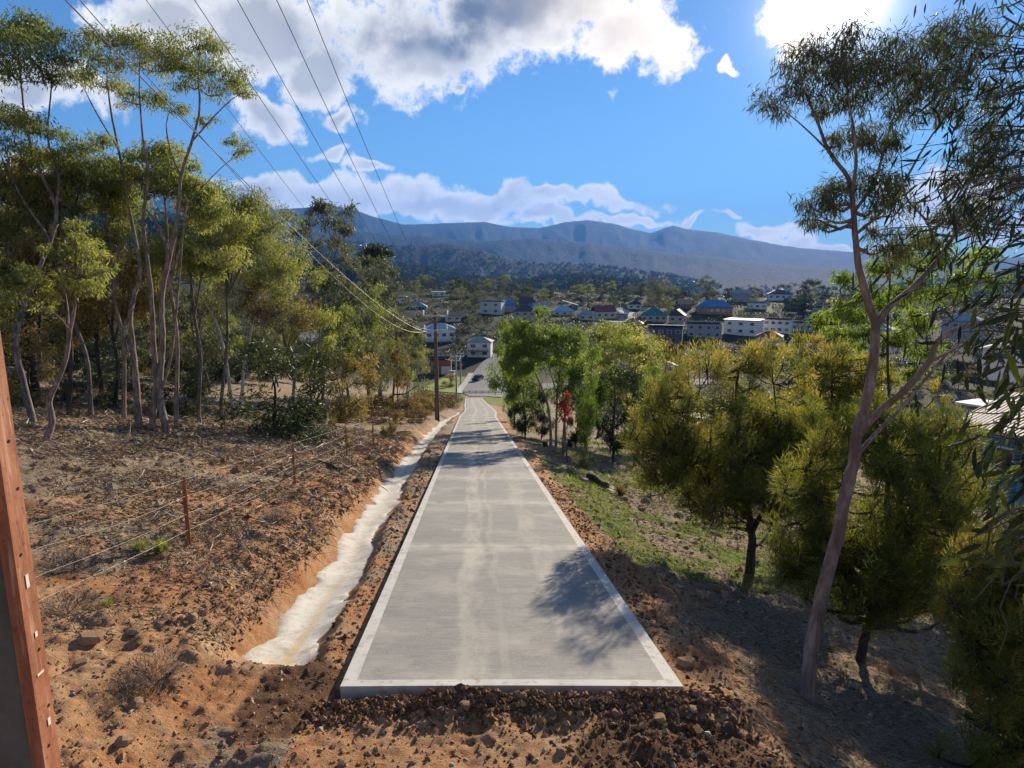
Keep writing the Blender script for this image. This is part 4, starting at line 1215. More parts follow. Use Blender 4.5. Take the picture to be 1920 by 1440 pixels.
def roof_mesh(kind, w, d, oh, rh, mat):
    b = Buf(); x0, x1, y0, y1 = -w / 2 - oh, w / 2 + oh, -d / 2 - oh, d / 2 + oh; th = .18
    if kind == 'flat':
        b.box(x0, x1, y0, y1, 0, th + .1)
    elif kind == 'skillion':
        V = [(x0, y0, rh), (x1, y0, rh), (x1, y1, 0), (x0, y1, 0)]
        b.add(V + [(x, y, z + th) for x, y, z in V], [[(0, 3, 2, 1), (4, 5, 6, 7), (0, 1, 5, 4), (1, 2, 6, 5), (2, 3, 7, 6), (3, 0, 4, 7)]])
    elif kind == 'side':      # falls towards the right
        V = [(x0, y0, rh), (x1, y0, 0), (x1, y1, 0), (x0, y1, rh)]
        b.add(V + [(x, y, z + th) for x, y, z in V], [[(0, 3, 2, 1), (4, 5, 6, 7), (0, 1, 5, 4), (1, 2, 6, 5), (2, 3, 7, 6), (3, 0, 4, 7)]])
    elif kind == 'gable':     # ridge runs along x
        V = [(x0, y0, 0), (x1, y0, 0), (x1, y1, 0), (x0, y1, 0), (x0, 0, rh), (x1, 0, rh)]
        V2 = V + [(x, y, z + th) for x, y, z in V]
        b.add(V2, [[(6, 7, 11, 10), (8, 9, 10, 11), (0, 1, 7, 6), (2, 3, 9, 8), (0, 4, 5, 1), (3, 2, 5, 4)], [(0, 6, 4), (4, 6, 10), (4, 10, 3), (3, 10, 9), (1, 5, 7), (5, 11, 7), (5, 2, 11), (2, 8, 11)]])
    elif kind == 'front':     # gable end towards the viewer
        V = [(x0, y0, 0), (x1, y0, 0), (x1, y1, 0), (x0, y1, 0), (0, y0, rh), (0, y1, rh)]
        b.add(V, [[(0, 4, 5, 3), (1, 2, 5, 4), (0, 3, 2, 1)], [(0, 1, 4), (2, 3, 5)]])
    else:                     # hip
        i = min(w, d) / 2 * .95
        r0, r1 = (-w / 2 + i, w / 2 - i) if w >= d else (0, 0)
        q0, q1 = (0, 0) if w >= d else (-d / 2 + i, d / 2 - i)
        V = [(x0, y0, 0), (x1, y0, 0), (x1, y1, 0), (x0, y1, 0), (r0, q0, rh), (r1, q1, rh)]
        if w >= d: fq, ft = [(0, 1, 5, 4), (2, 3, 4, 5), (0, 3, 2, 1)], [(1, 2, 5), (3, 0, 4)]
        else: fq, ft = [(1, 2, 5, 4), (3, 0, 4, 5), (0, 3, 2, 1)], [(0, 1, 4), (2, 3, 5)]
        b.add(V, [fq, ft])
        b.box(x0, x1, y0, y1, -.16, -.002)
    return b.mesh('roof', M[mat])


HOUSES = []


def house(label, px, py, wpx, hpx, wall, roof, rkind, roofpx=6, turn=0.0, depth=None, dm=None, win=None, garage=False, deck=False, chim=False, cat='house', name='house', lift=0.0):
    """px, py: middle of the foot of the front wall; sizes in pixels of the photograph"""
    p, d = ray_ground(px, py)
    if depth is not None: d = depth; p = at(px, py, d)
    s = d / F
    w, h = wpx * s, hpx * s
    dm = dm or min(9.0, max(5.0, w * .75))
    face = math.atan2(p[0], p[1])
    rz = -face + turn
    root = empty(name, (p[0], p[1], p[2] + lift), rz, 1.0, label, cat)
    oy = dm / 2
    b = Buf(); b.box(-w / 2, w / 2, 0, dm, -3.0 - lift, h)
    obj('wall', b.mesh('wall', M['wall_' + wall]), root)
    rf = obj('roof', roof_mesh(rkind, w, dm, .45, roofpx * s, 'roof_' + roof), root, (0, oy, h + (.162 if rkind == 'hip' else .004)))
    if chim:
        b = Buf(); b.box(-.35, .35, -.35, .35, -.5, 1.3); b.box(-.45, .45, -.45, .45, 1.303, 1.45)
        obj('chimney', b.mesh('chimney', M['wall_brick']), rf, (w * .22, .6, roofpx * s * .6))
    st = 2 if h > 4.4 else 1
    nc = max(2, int(w / 2.6)) if win is None else win
    for f in range(st):
        zc = h * (f + .55) / st
        for c in range(nc):
            x = -w / 2 + w * (c + .5) / nc
            if garage and f == 0 and c == nc - 1:
                obj('garage_door', GARAGE, root, (x, -.052, .02), None, (min(1.0, w / nc / 2.9), 1, min(1.0, h / st / 2.8))); continue
            sc = (min(1.4, w / nc * .5), 1, min(1.0, h / st * .36))
            f_ = obj('window', WIN_FRAME, root, (x, -.053, zc), None, sc)
            obj('pane', WIN_PANE, f_)
    for k in range(2):
        f_ = obj('window', WIN_FRAME, root, (-w / 2 - .053, dm * (.3 + .4 * k), h * (.55 if st == 1 else .75)), (0, 0, -math.pi / 2), (.9, 1, .9))
        obj('pane', WIN_PANE, f_)
    if deck:
        b = Buf(); zf = h * (.48 if st == 2 else 0) ; b.box(-w * .42, w * .42, -2.2, -.06, zf - .2, zf)
        for k in range(5): b.box(-w * .42 + k * w * .208, -w * .42 + k * w * .208 + .1, -2.2, -2.1, -3, zf + 1)
        b.box(-w * .42, w * .42, -2.18, -2.12, zf + .95, zf + 1.05); b.box(-w * .42, w * .42, -2.18, -2.12, zf + .45, zf + .5)
        obj('deck', b.mesh('deck', M['deckwood']), root)
    HOUSES.append((p[0], p[1], w))
    return root


house('white house with a thin white sloping roof, highest on the far left slope', 766, 568, 34, 8, 'white', 'white', 'skillion', 3, .1, chim=False)
house('house with a deep blue roof just below the white sloping roof', 782, 582, 34, 6, 'dark', 'blue', 'hip', 8, -.1)
house('small white box house peeping above the trees on the far slope', 823, 556, 24, 8, 'white', 'white', 'flat', 2, .1)
house('pale green two storey house with a flat white roof, windowless side', 920, 590, 40, 24, 'palegreen', 'white', 'skillion', 3, -.25, win=2, deck=False)
house('blue hip roofed house beside the pale green two storey house', 953, 586, 26, 14, 'grey', 'blue', 'hip', 10, .1)
house('beige house with a dark hip roof right of the pale green house', 984, 604, 40, 20, 'beige', 'slate', 'hip', 11, .1)
house('long white house with a light blue roof behind the power pole arms', 826, 640, 56, 22, 'white', 'paleblue', 'hip', 10, .1, deck=True)
house('white and grey two storey house with stepped grey roof above the street', 898, 670, 44, 28, 'white', 'grey', 'hip', 8, -.15, deck=True)
house('brick house with a blue roof and white garage door beside the street', 826, 702, 40, 26, 'brick', 'paleblue', 'skillion', 9, -.05, win=2, garage=True)
house('dark roofed house on the crest with a red chimney', 988, 576, 26, 8, 'brown', 'slate', 'gable', 9, .2, chim=True)
house('house with a pale teal roof above the green trees', 1058, 592, 40, 8, 'cream', 'paleblue', 'hip', 9, .2)
house('crest house with steep white roof panels behind the pale teal roof', 1070, 580, 26, 7, 'dark', 'white', 'side', 9, .1)
house('house with a dark red roof and cream gable on the crest', 1136, 597, 38, 12, 'cream', 'red', 'gable', 11, .35)
house('low pale roofed garage right of the dark red roof', 1166, 598, 22, 7, 'grey', 'white', 'skillion', 3, 0)
house('beige house with a teal roof below the tall round gum', 1226, 603, 48, 12, 'beige', 'teal', 'hip', 11, .1)
house('dark gabled house right of the teal roof', 1268, 606, 28, 14, 'beige', 'slate', 'front', 12, -.2)
house('house with a sunlit rust coloured roof on the crest', 1284, 580, 24, 9, 'brown', 'rust', 'gable', 9, .3)
house('long orange brick house with a bright blue roof', 1340, 590, 64, 14, 'orange', 'blue', 'hip', 12, .1)
house('dark house with a wide flat white roof behind the sheoak tops', 1246, 650, 62, 36, 'dark', 'white', 'skillion', 4, -.05, deck=True)
house('small white house half hidden left of the dark flat roofed house', 1216, 652, 26, 22, 'white', 'grey', 'hip', 9, .1)
house('dark grey house under two staggered white roofs', 1320, 634, 62, 26, 'grey', 'white', 'skillion', 5, .05)
house('square white two storey house with dark balcony windows', 1388, 628, 62, 27, 'white', 'white', 'flat', 2, -.25, win=3)
house('white house with a pale beige roof right of the square white house', 1455, 624, 48, 24, 'white', 'beige', 'skillion', 4, -.15)
house('low grey house with a white roof at the right end of the row', 1502, 622, 42, 16, 'grey', 'white', 'skillion', 4, -.1)
house('grey house with pale gable standing above the blue roof', 1390, 566, 32, 15, 'grey', 'grey', 'gable', 7, .1)
house('white house with a dark hip roof left of the rounded dark tree', 1463, 562, 42, 10, 'white', 'slate', 'hip', 7, .1)
house('white roofed house glimpsed through the trunks of the left wood', 596, 612, 52, 14, 'white', 'white', 'skillion', 6, .2, depth=125)
house('blue walled house with a beige roof seen through leaves at the right edge', 1850, 905, 100, 98, 'teal', 'beige', 'gable', 46, -.5, depth=36, dm=9)
house('low house with a pale flat roof behind the blue walled house', 1838, 800, 70, 30, 'cream', 'white', 'skillion', 8, -.3, depth=62)
house('white house between the trees above the blue walled house', 1870, 680, 50, 24, 'white', 'grey', 'hip', 10, -.2, depth=110)
house('pale roofed house behind the small leaves of the slim young gum', 1640, 640, 60, 20, 'white', 'grey', 'hip', 10, -.2, depth=190)
house('white shed behind the lower leaves of the wide sheoak', 1272, 815, 46, 12, 'white', 'white', 'skillion', 6, -.2, depth=52)
house('pale roof showing between the green trees and the first sheoak', 1248, 700, 36, 12, 'cream', 'beige', 'hip', 8, .2, depth=110)
house('house with grey roof low in the valley at the right edge', 1800, 620, 60, 18, 'grey', 'grey', 'hip', 12, -.2, depth=230)

house('cream cottage with a grey hip roof between the pale teal and dark red roofs', 1100, 601, 30, 11, 'cream', 'grey', 'hip', 8, .15)
house('brick house with a rust roof low behind the yellow green trees', 1185, 622, 36, 14, 'brick', 'rust', 'hip', 9, -.1)
house('white gabled house on the crest left of the tall round gum', 1190, 580, 26, 9, 'white', 'slate', 'front', 9, .1)
house('pale house with a white roof on the crest right of the blue roof', 1420, 580, 34, 11, 'white', 'white', 'skillion', 4, .1)
house('cream house with a red roof below the row of white roofs', 1440, 648, 44, 16, 'cream', 'red', 'hip', 9, -.1)
house('low white house above the pale green two storey house', 1015, 584, 30, 9, 'white', 'grey', 'gable', 6, .2)
house('grey house with a white roof right of the rounded dark tree', 1545, 592, 40, 14, 'grey', 'white', 'skillion', 5, -.2)
house('brown house with a slate roof beside the rounded dark tree', 1490, 580, 34, 11, 'brown', 'slate', 'gable', 8, .1)
house('small cream house above the long white house on the left slope', 850, 602, 28, 9, 'cream', 'rust', 'gable', 7, .1)

# tiny houses of the far suburb: one mesh each, too far off to show parts
tiny = []
for k, (wc, rc) in enumerate([('white', 'white'), ('cream', 'rust'), ('brick', 'beige'), ('white', 'grey')]):
    b = Buf(); b.box(-7, 7, -5, 5, -4, 3.4)
    b.add([(-7.6, -5.6, 3.41), (7.6, -5.6, 3.41), (7.6, 5.6, 3.41), (-7.6, 5.6, 3.41), (-3, 0, 6.2), (3, 0, 6.2)], [[(0, 1, 5, 4), (2, 3, 4, 5), (0, 3, 2, 1)], [(1, 2, 5), (3, 0, 4)]], 1.0)
    me = b.mesh('house', M['wall_' + wc]); me.materials.append(M['roof_' + rc])
    mi = np.zeros(len(me.polygons), dtype=np.int32); mi[[i for i, p_ in enumerate(me.polygons) if min(p_.vertices) >= 8]] = 1
    me.polygons.foreach_set('material_index', mi); tiny.append(me)
rs = random.Random(3)
for k in range(70):
    px = rs.uniform(1290, 1540); d = rs.uniform(900, 2100)
    if k > 54: px = rs.uniform(1560, 1900); d = rs.uniform(500, 1200)
    x = (px - 960) / F * d; y = d
    z = float(hz(np.array([x]), np.array([y]))[0])
    if z > -40: continue
    tag(obj('house', tiny[k % 4], None, (x, y, z + 1.5), (0, 0, rs.uniform(0, 3.1)), rs.uniform(.9, 1.4)), 'tiny pale house of the far suburb on the valley floor', 'house', 'tiny houses of the far valley suburb')

# ------------------------------------------------------------------ suburb trees
px_copy('grey', 'tree', 1236, 584, 520, 'tall round gum standing above the teal roofed house', None, 1.0, 701, 300)
px_copy('grey', 'tree', 1327, 566, 514, 'tall round gum above the bright blue roof', None, .95, 702, 340)
px_copy('dark', 'tree', 1512, 566, 518, 'rounded dark tree right of the dark hip roof on the crest', None, 1.5, 703, 330)
px_copy('grey', 'tree', 868, 604, 536, 'big bushy gum left of the pale green two storey house', None, 1.0, 704, 290)
px_copy('dark', 'tree', 880, 566, 527, 'dark broad tree on the crest behind the bushy gum', None, 1.2, 705, 360)
px_copy('grey', 'tree', 943, 560, 530, 'umbrella shaped gum on the crest behind the pale green house', None, 1.3, 706, 380)
px_copy('dark', 'tree', 855, 648, 620, 'dark tree right of the long white house', None, 1.2, 707)
px_copy('dark', 'tree', 905, 640, 612, 'dark garden tree above the stepped grey roof', None, 1.6, 708)
px_copy('yellowbush', 'shrub', 845, 725, 700, 'yellow leaved shrub at the street edge by the small pole', None, 1.2, 709, cat='shrub')
placed = []
tries = 0
while len(placed) < 240 and tries < 12000:
    tries += 1
    Yw = rs.uniform(196, 440); x = rs.uniform(-.30, .72) * Yw
    if any((x - a) ** 2 + (Yw - b) ** 2 < (w * .5 + 6) ** 2 for a, b, w in HOUSES): continue
    # keep the view to the house fronts open
    if any(abs(x / Yw - a / b) < (w * .5 + 1.5) / b and Yw < b and Yw > b - 70 for a, b, w in HOUSES): continue
    if any((x - a) ** 2 + (Yw - b) ** 2 < 36 for a, b in placed): continue
    if -14 < x < 14 and Yw < 236: continue
    placed.append((x, Yw))
    k = rs.choice(['dark', 'grey', 'dark', 'olive', 'dark', 'grey'])
    hh = rs.uniform(3.5, 7.0) if Yw < 330 else rs.uniform(5.5, 10)
    ad = {'dark': 'dark evergreen garden tree', 'grey': 'grey green gum', 'olive': 'olive gum', 'green': 'bright green garden tree'}[k]
    zone = ('on the far slope left of the street' if x < -12 else 'on the far slope above the street' if x < Yw * .12 else 'among the houses behind the green trees' if x < Yw * .27 else 'among the row of white roofed houses' if x < Yw * .45 else 'on the far slope beyond the leaning gum')
    row = 'low down' if Yw < 270 else 'halfway up' if Yw < 350 else 'up at the crest'
    copy_tree(k, 'garden_tree', on_ground(x, Yw, .1), hh, ad + ' ' + zone + ', ' + row, 'far slope: ' + ad + ' ' + zone + ' ' + row, wide=rs.uniform(1.0, 1.6), seed=800 + len(placed))
placed = []
tries = 0
while len(placed) < 150 and tries < 9000:      # bushland falling away to the right
    tries += 1
    Yw = rs.uniform(34, 190); x = rs.uniform(.10, .85) * Yw
    if x < 12 + Yw * .03: continue
    if any((x - a) ** 2 + (Yw - b) ** 2 < (w * .5 + 4) ** 2 for a, b, w in HOUSES): continue
    if any(abs(x / Yw - a / b) < (w * .5 + 1.0) / b and Yw < b and b < 150 for a, b, w in HOUSES): continue
    if any((x - a) ** 2 + (Yw - b) ** 2 < 20 for a, b in placed): continue
    placed.append((x, Yw))
    k = rs.choice(['dark', 'grey', 'dark', 'olive', 'brown'])
    hh = rs.uniform(3.2, 5.2) if Yw < 90 else rs.uniform(4.5, 8)
    ad = {'dark': 'dark bushy tree', 'grey': 'grey green bushy tree', 'olive': 'olive bushy tree', 'brown': 'brownish bushy tree'}[k]
    zone = ('behind the green trees' if x < Yw * .3 else 'behind the wide sheoak' if x < Yw * .52 else 'behind the leaning gum')
    row = 'near the path' if Yw < 75 else 'midway down' if Yw < 130 else 'at the bottom'
    copy_tree(k, 'bushy_tree', on_ground(x, Yw, .1), hh, ad + ' in the gully ' + zone + ', ' + row, 'right gully: ' + ad + ' ' + zone + ' ' + row, wide=rs.uniform(1.1, 1.6), seed=1000 + len(placed))

# far woods on the hills: too many to count
rg = np.random.default_rng(4)
ico_v = []
ph = (1 + 5 ** .5) / 2
ico = np.array([(-1, ph, 0), (1, ph, 0), (-1, -ph, 0), (1, -ph, 0), (0, -1, ph), (0, 1, ph), (0, -1, -ph), (0, 1, -ph), (ph, 0, -1), (ph, 0, 1), (-ph, 0, -1), (-ph, 0, 1)]) / math.sqrt(1 + ph * ph)
icof = np.array([(0, 11, 5), (0, 5, 1), (0, 1, 7), (0, 7, 10), (0, 10, 11), (1, 5, 9), (5, 11, 4), (11, 10, 2), (10, 7, 6), (7, 1, 8), (3, 9, 4), (3, 4, 2), (3, 2, 6), (3, 6, 8), (3, 8, 9), (4, 9, 5), (2, 4, 11), (6, 2, 10), (8, 6, 7), (9, 8, 1)])


octa = np.array([(1, 0, 0), (-1, 0, 0), (0, 1, 0), (0, -1, 0), (0, 0, 1), (0, 0, -1)], float)
octf = np.array([(0, 2, 4), (2, 1, 4), (1, 3, 4), (3, 0, 4), (2, 0, 5), (1, 2, 5), (3, 1, 5), (0, 3, 5)])


def pebbles(P, S, jit, var, rng):
    n = len(P)
    a = rng.uniform(0, 6.28, n); c_, s_ = np.cos(a)[:, None], np.sin(a)[:, None]
    U = octa[None] * (1.15 + rng.normal(size=(n, 6, 1)) * jit) + rng.normal(size=(n, 6, 3)) * jit
    U = U * S[:, None]
    V = np.stack([U[..., 0] * c_ - U[..., 1] * s_, U[..., 0] * s_ + U[..., 1] * c_, U[..., 2]], -1) + P[:, None]
    Fc = (octf[None] + (np.arange(n) * 6)[:, None, None]).reshape(-1, 3)
    return V.reshape(-1, 3), Fc, np.repeat(var, 6)


def lumps(P, S, jit, var, rng):
    n = len(P)
    V = ico[None] * (1 + rng.normal(size=(n, 12, 1)) * jit) * S[:, None] + P[:, None]
    Fc = (icof[None] + (np.arange(n) * 12)[:, None, None]).reshape(-1, 3)
    return V.reshape(-1, 3), Fc, np.repeat(var, 12)


n = 17500
pxr = rg.uniform(-60, 1980, n); dr = np.exp(rg.uniform(np.log(640), np.log(2400), n))
X = (pxr - 960) / F * dr; Y = dr * 1.0
Z = hz(X, Y)
ok = (Z > -66) | (rg.uniform(size=n) < .18)
X, Y, Z, dr = X[ok], Y[ok], Z[ok], dr[ok]
n = len(X); per_ = 8
sz = rg.uniform(3.0, 5.5, n) * np.clip(dr / 900, .8, 1.6)
q = unit(rg.normal(size=(n, per_, 3))) * (rg.uniform(.2, 1, (n, per_, 1)) ** .5) * sz[:, None, None] * np.array((1, 1, .7))
P = (np.stack([X, Y, Z + sz * .4], -1)[:, None] + q).reshape(-1, 3)
bb = Buf(); add_leaves(bb, P, rg.normal(size=P.shape), 1.0 * np.repeat(sz, per_), .8 * np.repeat(sz, per_), np.clip(np.repeat(rg.uniform(0, 1, n), per_) + rg.normal(size=len(P)) * .1, 0, 1), rg, .1)
M['far_leaf'] = leaf_mat('far_wood', [(0, (.014, .024, .013)), (.5, (.024, .036, .018)), (1, (.042, .054, .026))], .3, .95)
tag(obj('far_wood', bb.mesh('far_wood', M['far_leaf'])), 'blue green eucalypt wood covering the hills behind the houses', 'forest', None, 'stuff')

# ------------------------------------------------------------------ power poles
def ibeam_pole(label, base, H, w0, w1, dpt, rz, steel, core, arms, tags=False, name='power_pole', lean=(0, 0), group=None):
    """two tapering steel channels with concrete between; arms: list of (height, half length)"""
    root = empty(name, base, rz, 1.0, label, 'power pole', group)
    def strip(x0a, x0b, x1a, x1b, y, z0, z1, b):
        V = [(x0a, -y, z0), (x0b, -y, z0), (x0b, y, z0), (x0a, y, z0), (x1a, -y, z1), (x1b, -y, z1), (x1b, y, z1), (x1a, y, z1)]
        b.add(V, [[(0, 3, 2, 1), (4, 5, 6, 7), (0, 1, 5, 4), (1, 2, 6, 5), (2, 3, 7, 6), (3, 0, 4, 7)]])
    fl = min(.075, w0 * .22)
    for sgn in (-1, 1):
        b = Buf()
        a0, a1 = w0 / 2, w1 / 2
        f = .012
        xs = sorted((sgn * a0, sgn * (a0 - f))); xt = sorted((sgn * a1, sgn * (a1 - f)))
        strip(xs[0], xs[1], xt[0], xt[1], dpt / 2, -.6, H, b)
        for e in (-1, 1):        # the flanges that wrap round the concrete
            V = []
            for z, a in ((-.6, a0), (H, a1)):
                for x, y in ((sgn * a, e * dpt / 2), (sgn * (a - fl), e * dpt / 2), (sgn * (a - fl), e * (dpt / 2 - .010)), (sgn * a, e * (dpt / 2 - .010))):
                    V.append((x - sgn * .0005, y + e * .0008, z))
            b.add(V, [[(0, 1, 5, 4), (1, 2, 6, 5), (2, 3, 7, 6), (3, 0, 4, 7), (0, 3, 2, 1), (4, 5, 6, 7)]])
        obj('steel_channel', b.mesh('steel_channel', M[steel]), root)
    b = Buf(); strip(-w0 / 2 + .013, w0 / 2 - .013, -w1 / 2 + .013, w1 / 2 - .013, dpt / 2 - .022, -.6, H - .02, b)
    obj('concrete_core', b.mesh('concrete_core', M[core]), root)
    for (z, hl) in arms:
        b = Buf(); b.box(-hl, hl, -dpt / 2 - .13, -dpt / 2 - .01, z - .07, z + .07)
        ar = obj('crossarm', b.mesh('crossarm', M['galv']), root)
        for x in (-hl + .06, hl - .06):
            b = Buf(); b.tube([(x, -dpt / 2 - .06, z + .05), (x, -dpt / 2 - .06, z + .5)], .025, 6, cap=True)
            for q in range(4): b.tube([(x, -dpt / 2 - .06, z + .16 + q * .09), (x, -dpt / 2 - .06, z + .20 + q * .09)], [.085, .06], 8, cap=True)
            obj('insulator', b.mesh('insulator', M['insul']), ar)
    return root


p1, d1 = ray_ground(820, 788)
ang_p = 0.05
ibeam_pole('rusty twin armed power pole beside the drain, halfway down the path', p1 - np.array((0, 0, .1)), 9.6, .42, .24, .2, ang_p, 'brown_steel', 'pole_concrete', [(9.3, 1.08), (8.05, 1.02)])
p2, d2 = ray_ground(856, 748)
ibeam_pole('smaller grey power pole at the bottom of the path', p2, 9.2, .40, .24, .22, 0, 'galv', 'pole_concrete', [(8.9, 1.1), (8.0, .8)])
p3, d3 = ray_ground(864, 722)
ibeam_pole('farthest power pole with pale equipment beside the street', p3, 8.6, .36, .22, .2, 0, 'galv', 'pole_concrete', [(8.2, .9), (7.3, .9)])

# the near pole at the left picture edge: an edge of steel faces the camera, the concrete is in shade
def near_pole():
    d = 4.3
    foot = at(95, 1440, d)
    zg = float(gz(foot[0], foot[1], False))
    b0 = np.array((foot[0] - .19, foot[1], zg))
    H = 10.5
    root = ibeam_pole('near pole of rust red steel channels round concrete, at the left picture edge', b0, H, .42, .26, .15, .06, 'rust', 'pole_concrete', [(9.9, 1.6), (8.6, 1.6)])
    return root, b0, H


pole, pb, PH = near_pole()
# holes and white tags on the steel face turned to the viewer
fz = lambda z: .42 / 2 + (.26 - .42) / 2 * (z + .6) / (PH + .6)
for z, y in ((.35, .02), (.9, -.015), (1.55, .02), (2.2, -.02), (2.9, .015), (3.3, -.015), (3.75, .02), (1.15, .035), (2.6, .035)):
    x = fz(z)
    bh = Buf(); bh.tube([(x - .004, y, z), (x + .003, y, z)], .011, 10, cap=True); obj('bolt_hole', bh.mesh('bolt_hole', M['hole']), pole)
for z, y, w, h in ((1.40, .0, .06, .014), (1.05, .015, .024, .05), (1.66, .01, .02, .035), (2.02, .0, .026, .085)):
    x = fz(z); sl = (.26 - .42) / 2 / (PH + .6)
    V = [(x + .002 + sl * dz_ + q, y + yy, z + dz_) for q in (0, .003) for yy, dz_ in ((-w / 2, -h / 2), (w / 2, -h / 2), (w / 2, h / 2), (-w / 2, h / 2))]
    bt = Buf(); bt.add(V, [[(0, 3, 2, 1), (4, 5, 6, 7), (0, 1, 5, 4), (1, 2, 6, 5), (2, 3, 7, 6), (3, 0, 4, 7)]]); obj('white_tag', bt.mesh('white_tag', M['tagwhite']), pole)

# ------------------------------------------------------------------ wires
def wire(label, a, b, sag, r, mat, group='power lines overhead', beads=0):
    a, b = np.asarray(a, float), np.asarray(b, float)
    t_ = np.linspace(0, 1, 40)[:, None] ** 1.6
    P = a + (b - a) * t_ - np.array((0, 0, 1.0)) * 4 * sag * t_ * (1 - t_)
    bb = Buf(); bb.tube(P, r, 5)
    root = obj('power_line', bb.mesh('power_line', M[mat]))
    tag(root, label, 'wire', group)
    if beads:
        bi = Buf(); dr_ = unit(P[6] - P[0])
        for q in range(beads):
            c = a + dr_ * (0.9 + q * .11) ; bi.tube([c, c + dr_ * .03, c + dr_ * .06], [.03, .045, .028], 8, cap=True)
        o = obj('insulator', bi.mesh('insulator', M['insul']), root)
    return root


def arm_pt(px, py, d): return at(px, py, d)
dp = d1
wires = [  # start pixel beyond the frame at depth, end pixel at the pole
    ('power line of the right side, farthest right of the seven', (576, 0), (640, 163), (838, 566), .0, .006, 'wire_dark'),
    ('power line second from the right of the seven', (522, 0), (640, 257), (836, 593), .0, .006, 'wire_dark'),
    ('power line third from the right, the middle dark one', (450, 0), (640, 343), (802, 566), .0, .006, 'wire_dark'),
    ('power line left of the middle dark one', (368, 0), (617, 377), (800, 592), .0, .006, 'wire_dark'),
    ('thin power line left of the dark ones', (277, 0), (423, 197), (801, 617), .0, .005, 'wire'),
    ('bright thick power line hanging lowest and farthest left', (127, 0), (367, 247), (800, 622), .0, .011, 'wire'),
    ('bright thin power line just above the thickest one', (153, 0), (333, 207), (800, 620), .0, .007, 'wire')]
for k, (lab, q0, q1, q2, sg, r, mt) in enumerate(wires):
    sl = (q1[0] - q0[0]) / (q1[1] - q0[1])
    yy = -760 - 60 * (k % 2)
    d0 = 4.6
    a = at(q0[0] + sl * (yy - q0[1]), yy, d0)
    b = at(q2[0], q2[1], dp)
    # a sag that makes the wire pass through the second point
    best = 0; bd = 1e9
    for s_ in np.linspace(0, 3.2, 65):
        t_ = np.linspace(0, 1, 400)[:, None]
        P = a + (b - a) * t_ - np.array((0, 0, 1.0)) * 4 * s_ * t_ * (1 - t_)
        dep = P[:, 1] * CP - P[:, 2] * SP; up = P[:, 1] * SP + P[:, 2] * CP
        pxs = 960 + P[:, 0] / dep * F; pys = 720 - up / dep * F
        e = np.min((pxs - q1[0]) ** 2 + (pys - q1[1]) ** 2) + .3 * np.min((pxs - q0[0]) ** 2 + (pys - q0[1]) ** 2)
        if e < bd: bd = e; best = s_
    wire(lab, a, b, best, r, mt, beads=5 if k == 5 else 0)
for k, (xa, ya, xb, yb) in enumerate([(802, 566, 843, 655), (838, 566, 865, 654), (802, 594, 846, 668), (836, 594, 864, 668)]):
    wire('thin slack wire running from the twin armed pole down to the next pole', at(xa, ya, d1), at(xb, yb, d2), 2.0, .008, 'wire', 'slack wires between the far poles')

# ------------------------------------------------------------------ star picket fence on the left
fence = empty('wire_fence', on_ground(-5.5, 11), 0, 1, 'wire fence with rusty thin posts on the bank left of the drain', 'fence')
fo = np.array(fence.location)
fposts = []
for (dd_, hh, rr_) in [(4.2, 1.25, 0), (7.6, 1.2, .0), (11.3, 1.2, 0), (18.0, 1.2, 0), (25.4, 1.2, .0), (30.5, .95, .0), (38.5, 1.2, 0)]:
    y = y_of(dd_) + .12; x = float(pcx(y)) - 5.24 + (0.25 if dd_ == 30.5 else 0)
    b0 = on_ground(x, y)
    b = Buf()
    for a in (0, 2.09, 4.19):      # three blades of a star post
        c_, s_ = math.cos(a + .3), math.sin(a + .3)
        V = [(px_ * c_ - py_ * s_, px_ * s_ + py_ * c_, z) for z in (-.3, hh) for px_, py_ in ((0, -.006), (.038, -.006), (.038, .006), (0, .006))]
        b.add(V, [[(0, 1, 5, 4), (1, 2, 6, 5), (2, 3, 7, 6), (3, 0, 4, 7), (4, 5, 6, 7)]])
    if dd_ in (11.3, 18.0, 25.4, 38.5, 30.5):
        obj('post', b.mesh('post', M['rust']), fence, b0 - fo)
    fposts.append((b0, hh))
fw = [p_ for p_ in fposts if p_[1] > 1.0]
for k, hfrac in enumerate((.22, .46, .72, .96)):
    pts = []
    for (b0, hh) in fw: pts.append(b0 + np.array((.02, 0, hh * hfrac)) - fo)
    P = []
    for a, b in zip(pts[:-1], pts[1:]):
        for q in np.linspace(0, 1, 8)[:-1]: P.append(a + (b - a) * q - np.array((0, 0, .015 + .025 * ((k * 7) % 3))) * 4 * q * (1 - q))
    P.append(pts[-1])
    b = Buf(); b.tube(P, .0017, 4)
    obj('wire', b.mesh('wire', M['fence_wire']), fence)
# the low rail fence across the bottom of the path
rf_ = ray_ground(905, 738)[0]
rail = empty('rail_fence', rf_, 0, 1, 'low dark rail fence across the bottom end of the path', 'fence')
for k in range(7):
    b = Buf(); b.box(-.07, .07, -.07, .07, -.6, .75); obj('post', b.mesh('post', M['deckwood']), rail, (-4.6 + k * 1.5, 0, 0))
for z in (.3, .62):
    b = Buf(); b.box(-4.7, 4.6, -.13, -.075, z - .06, z + .06); obj('rail', b.mesh('rail', M['deckwood']), rail)

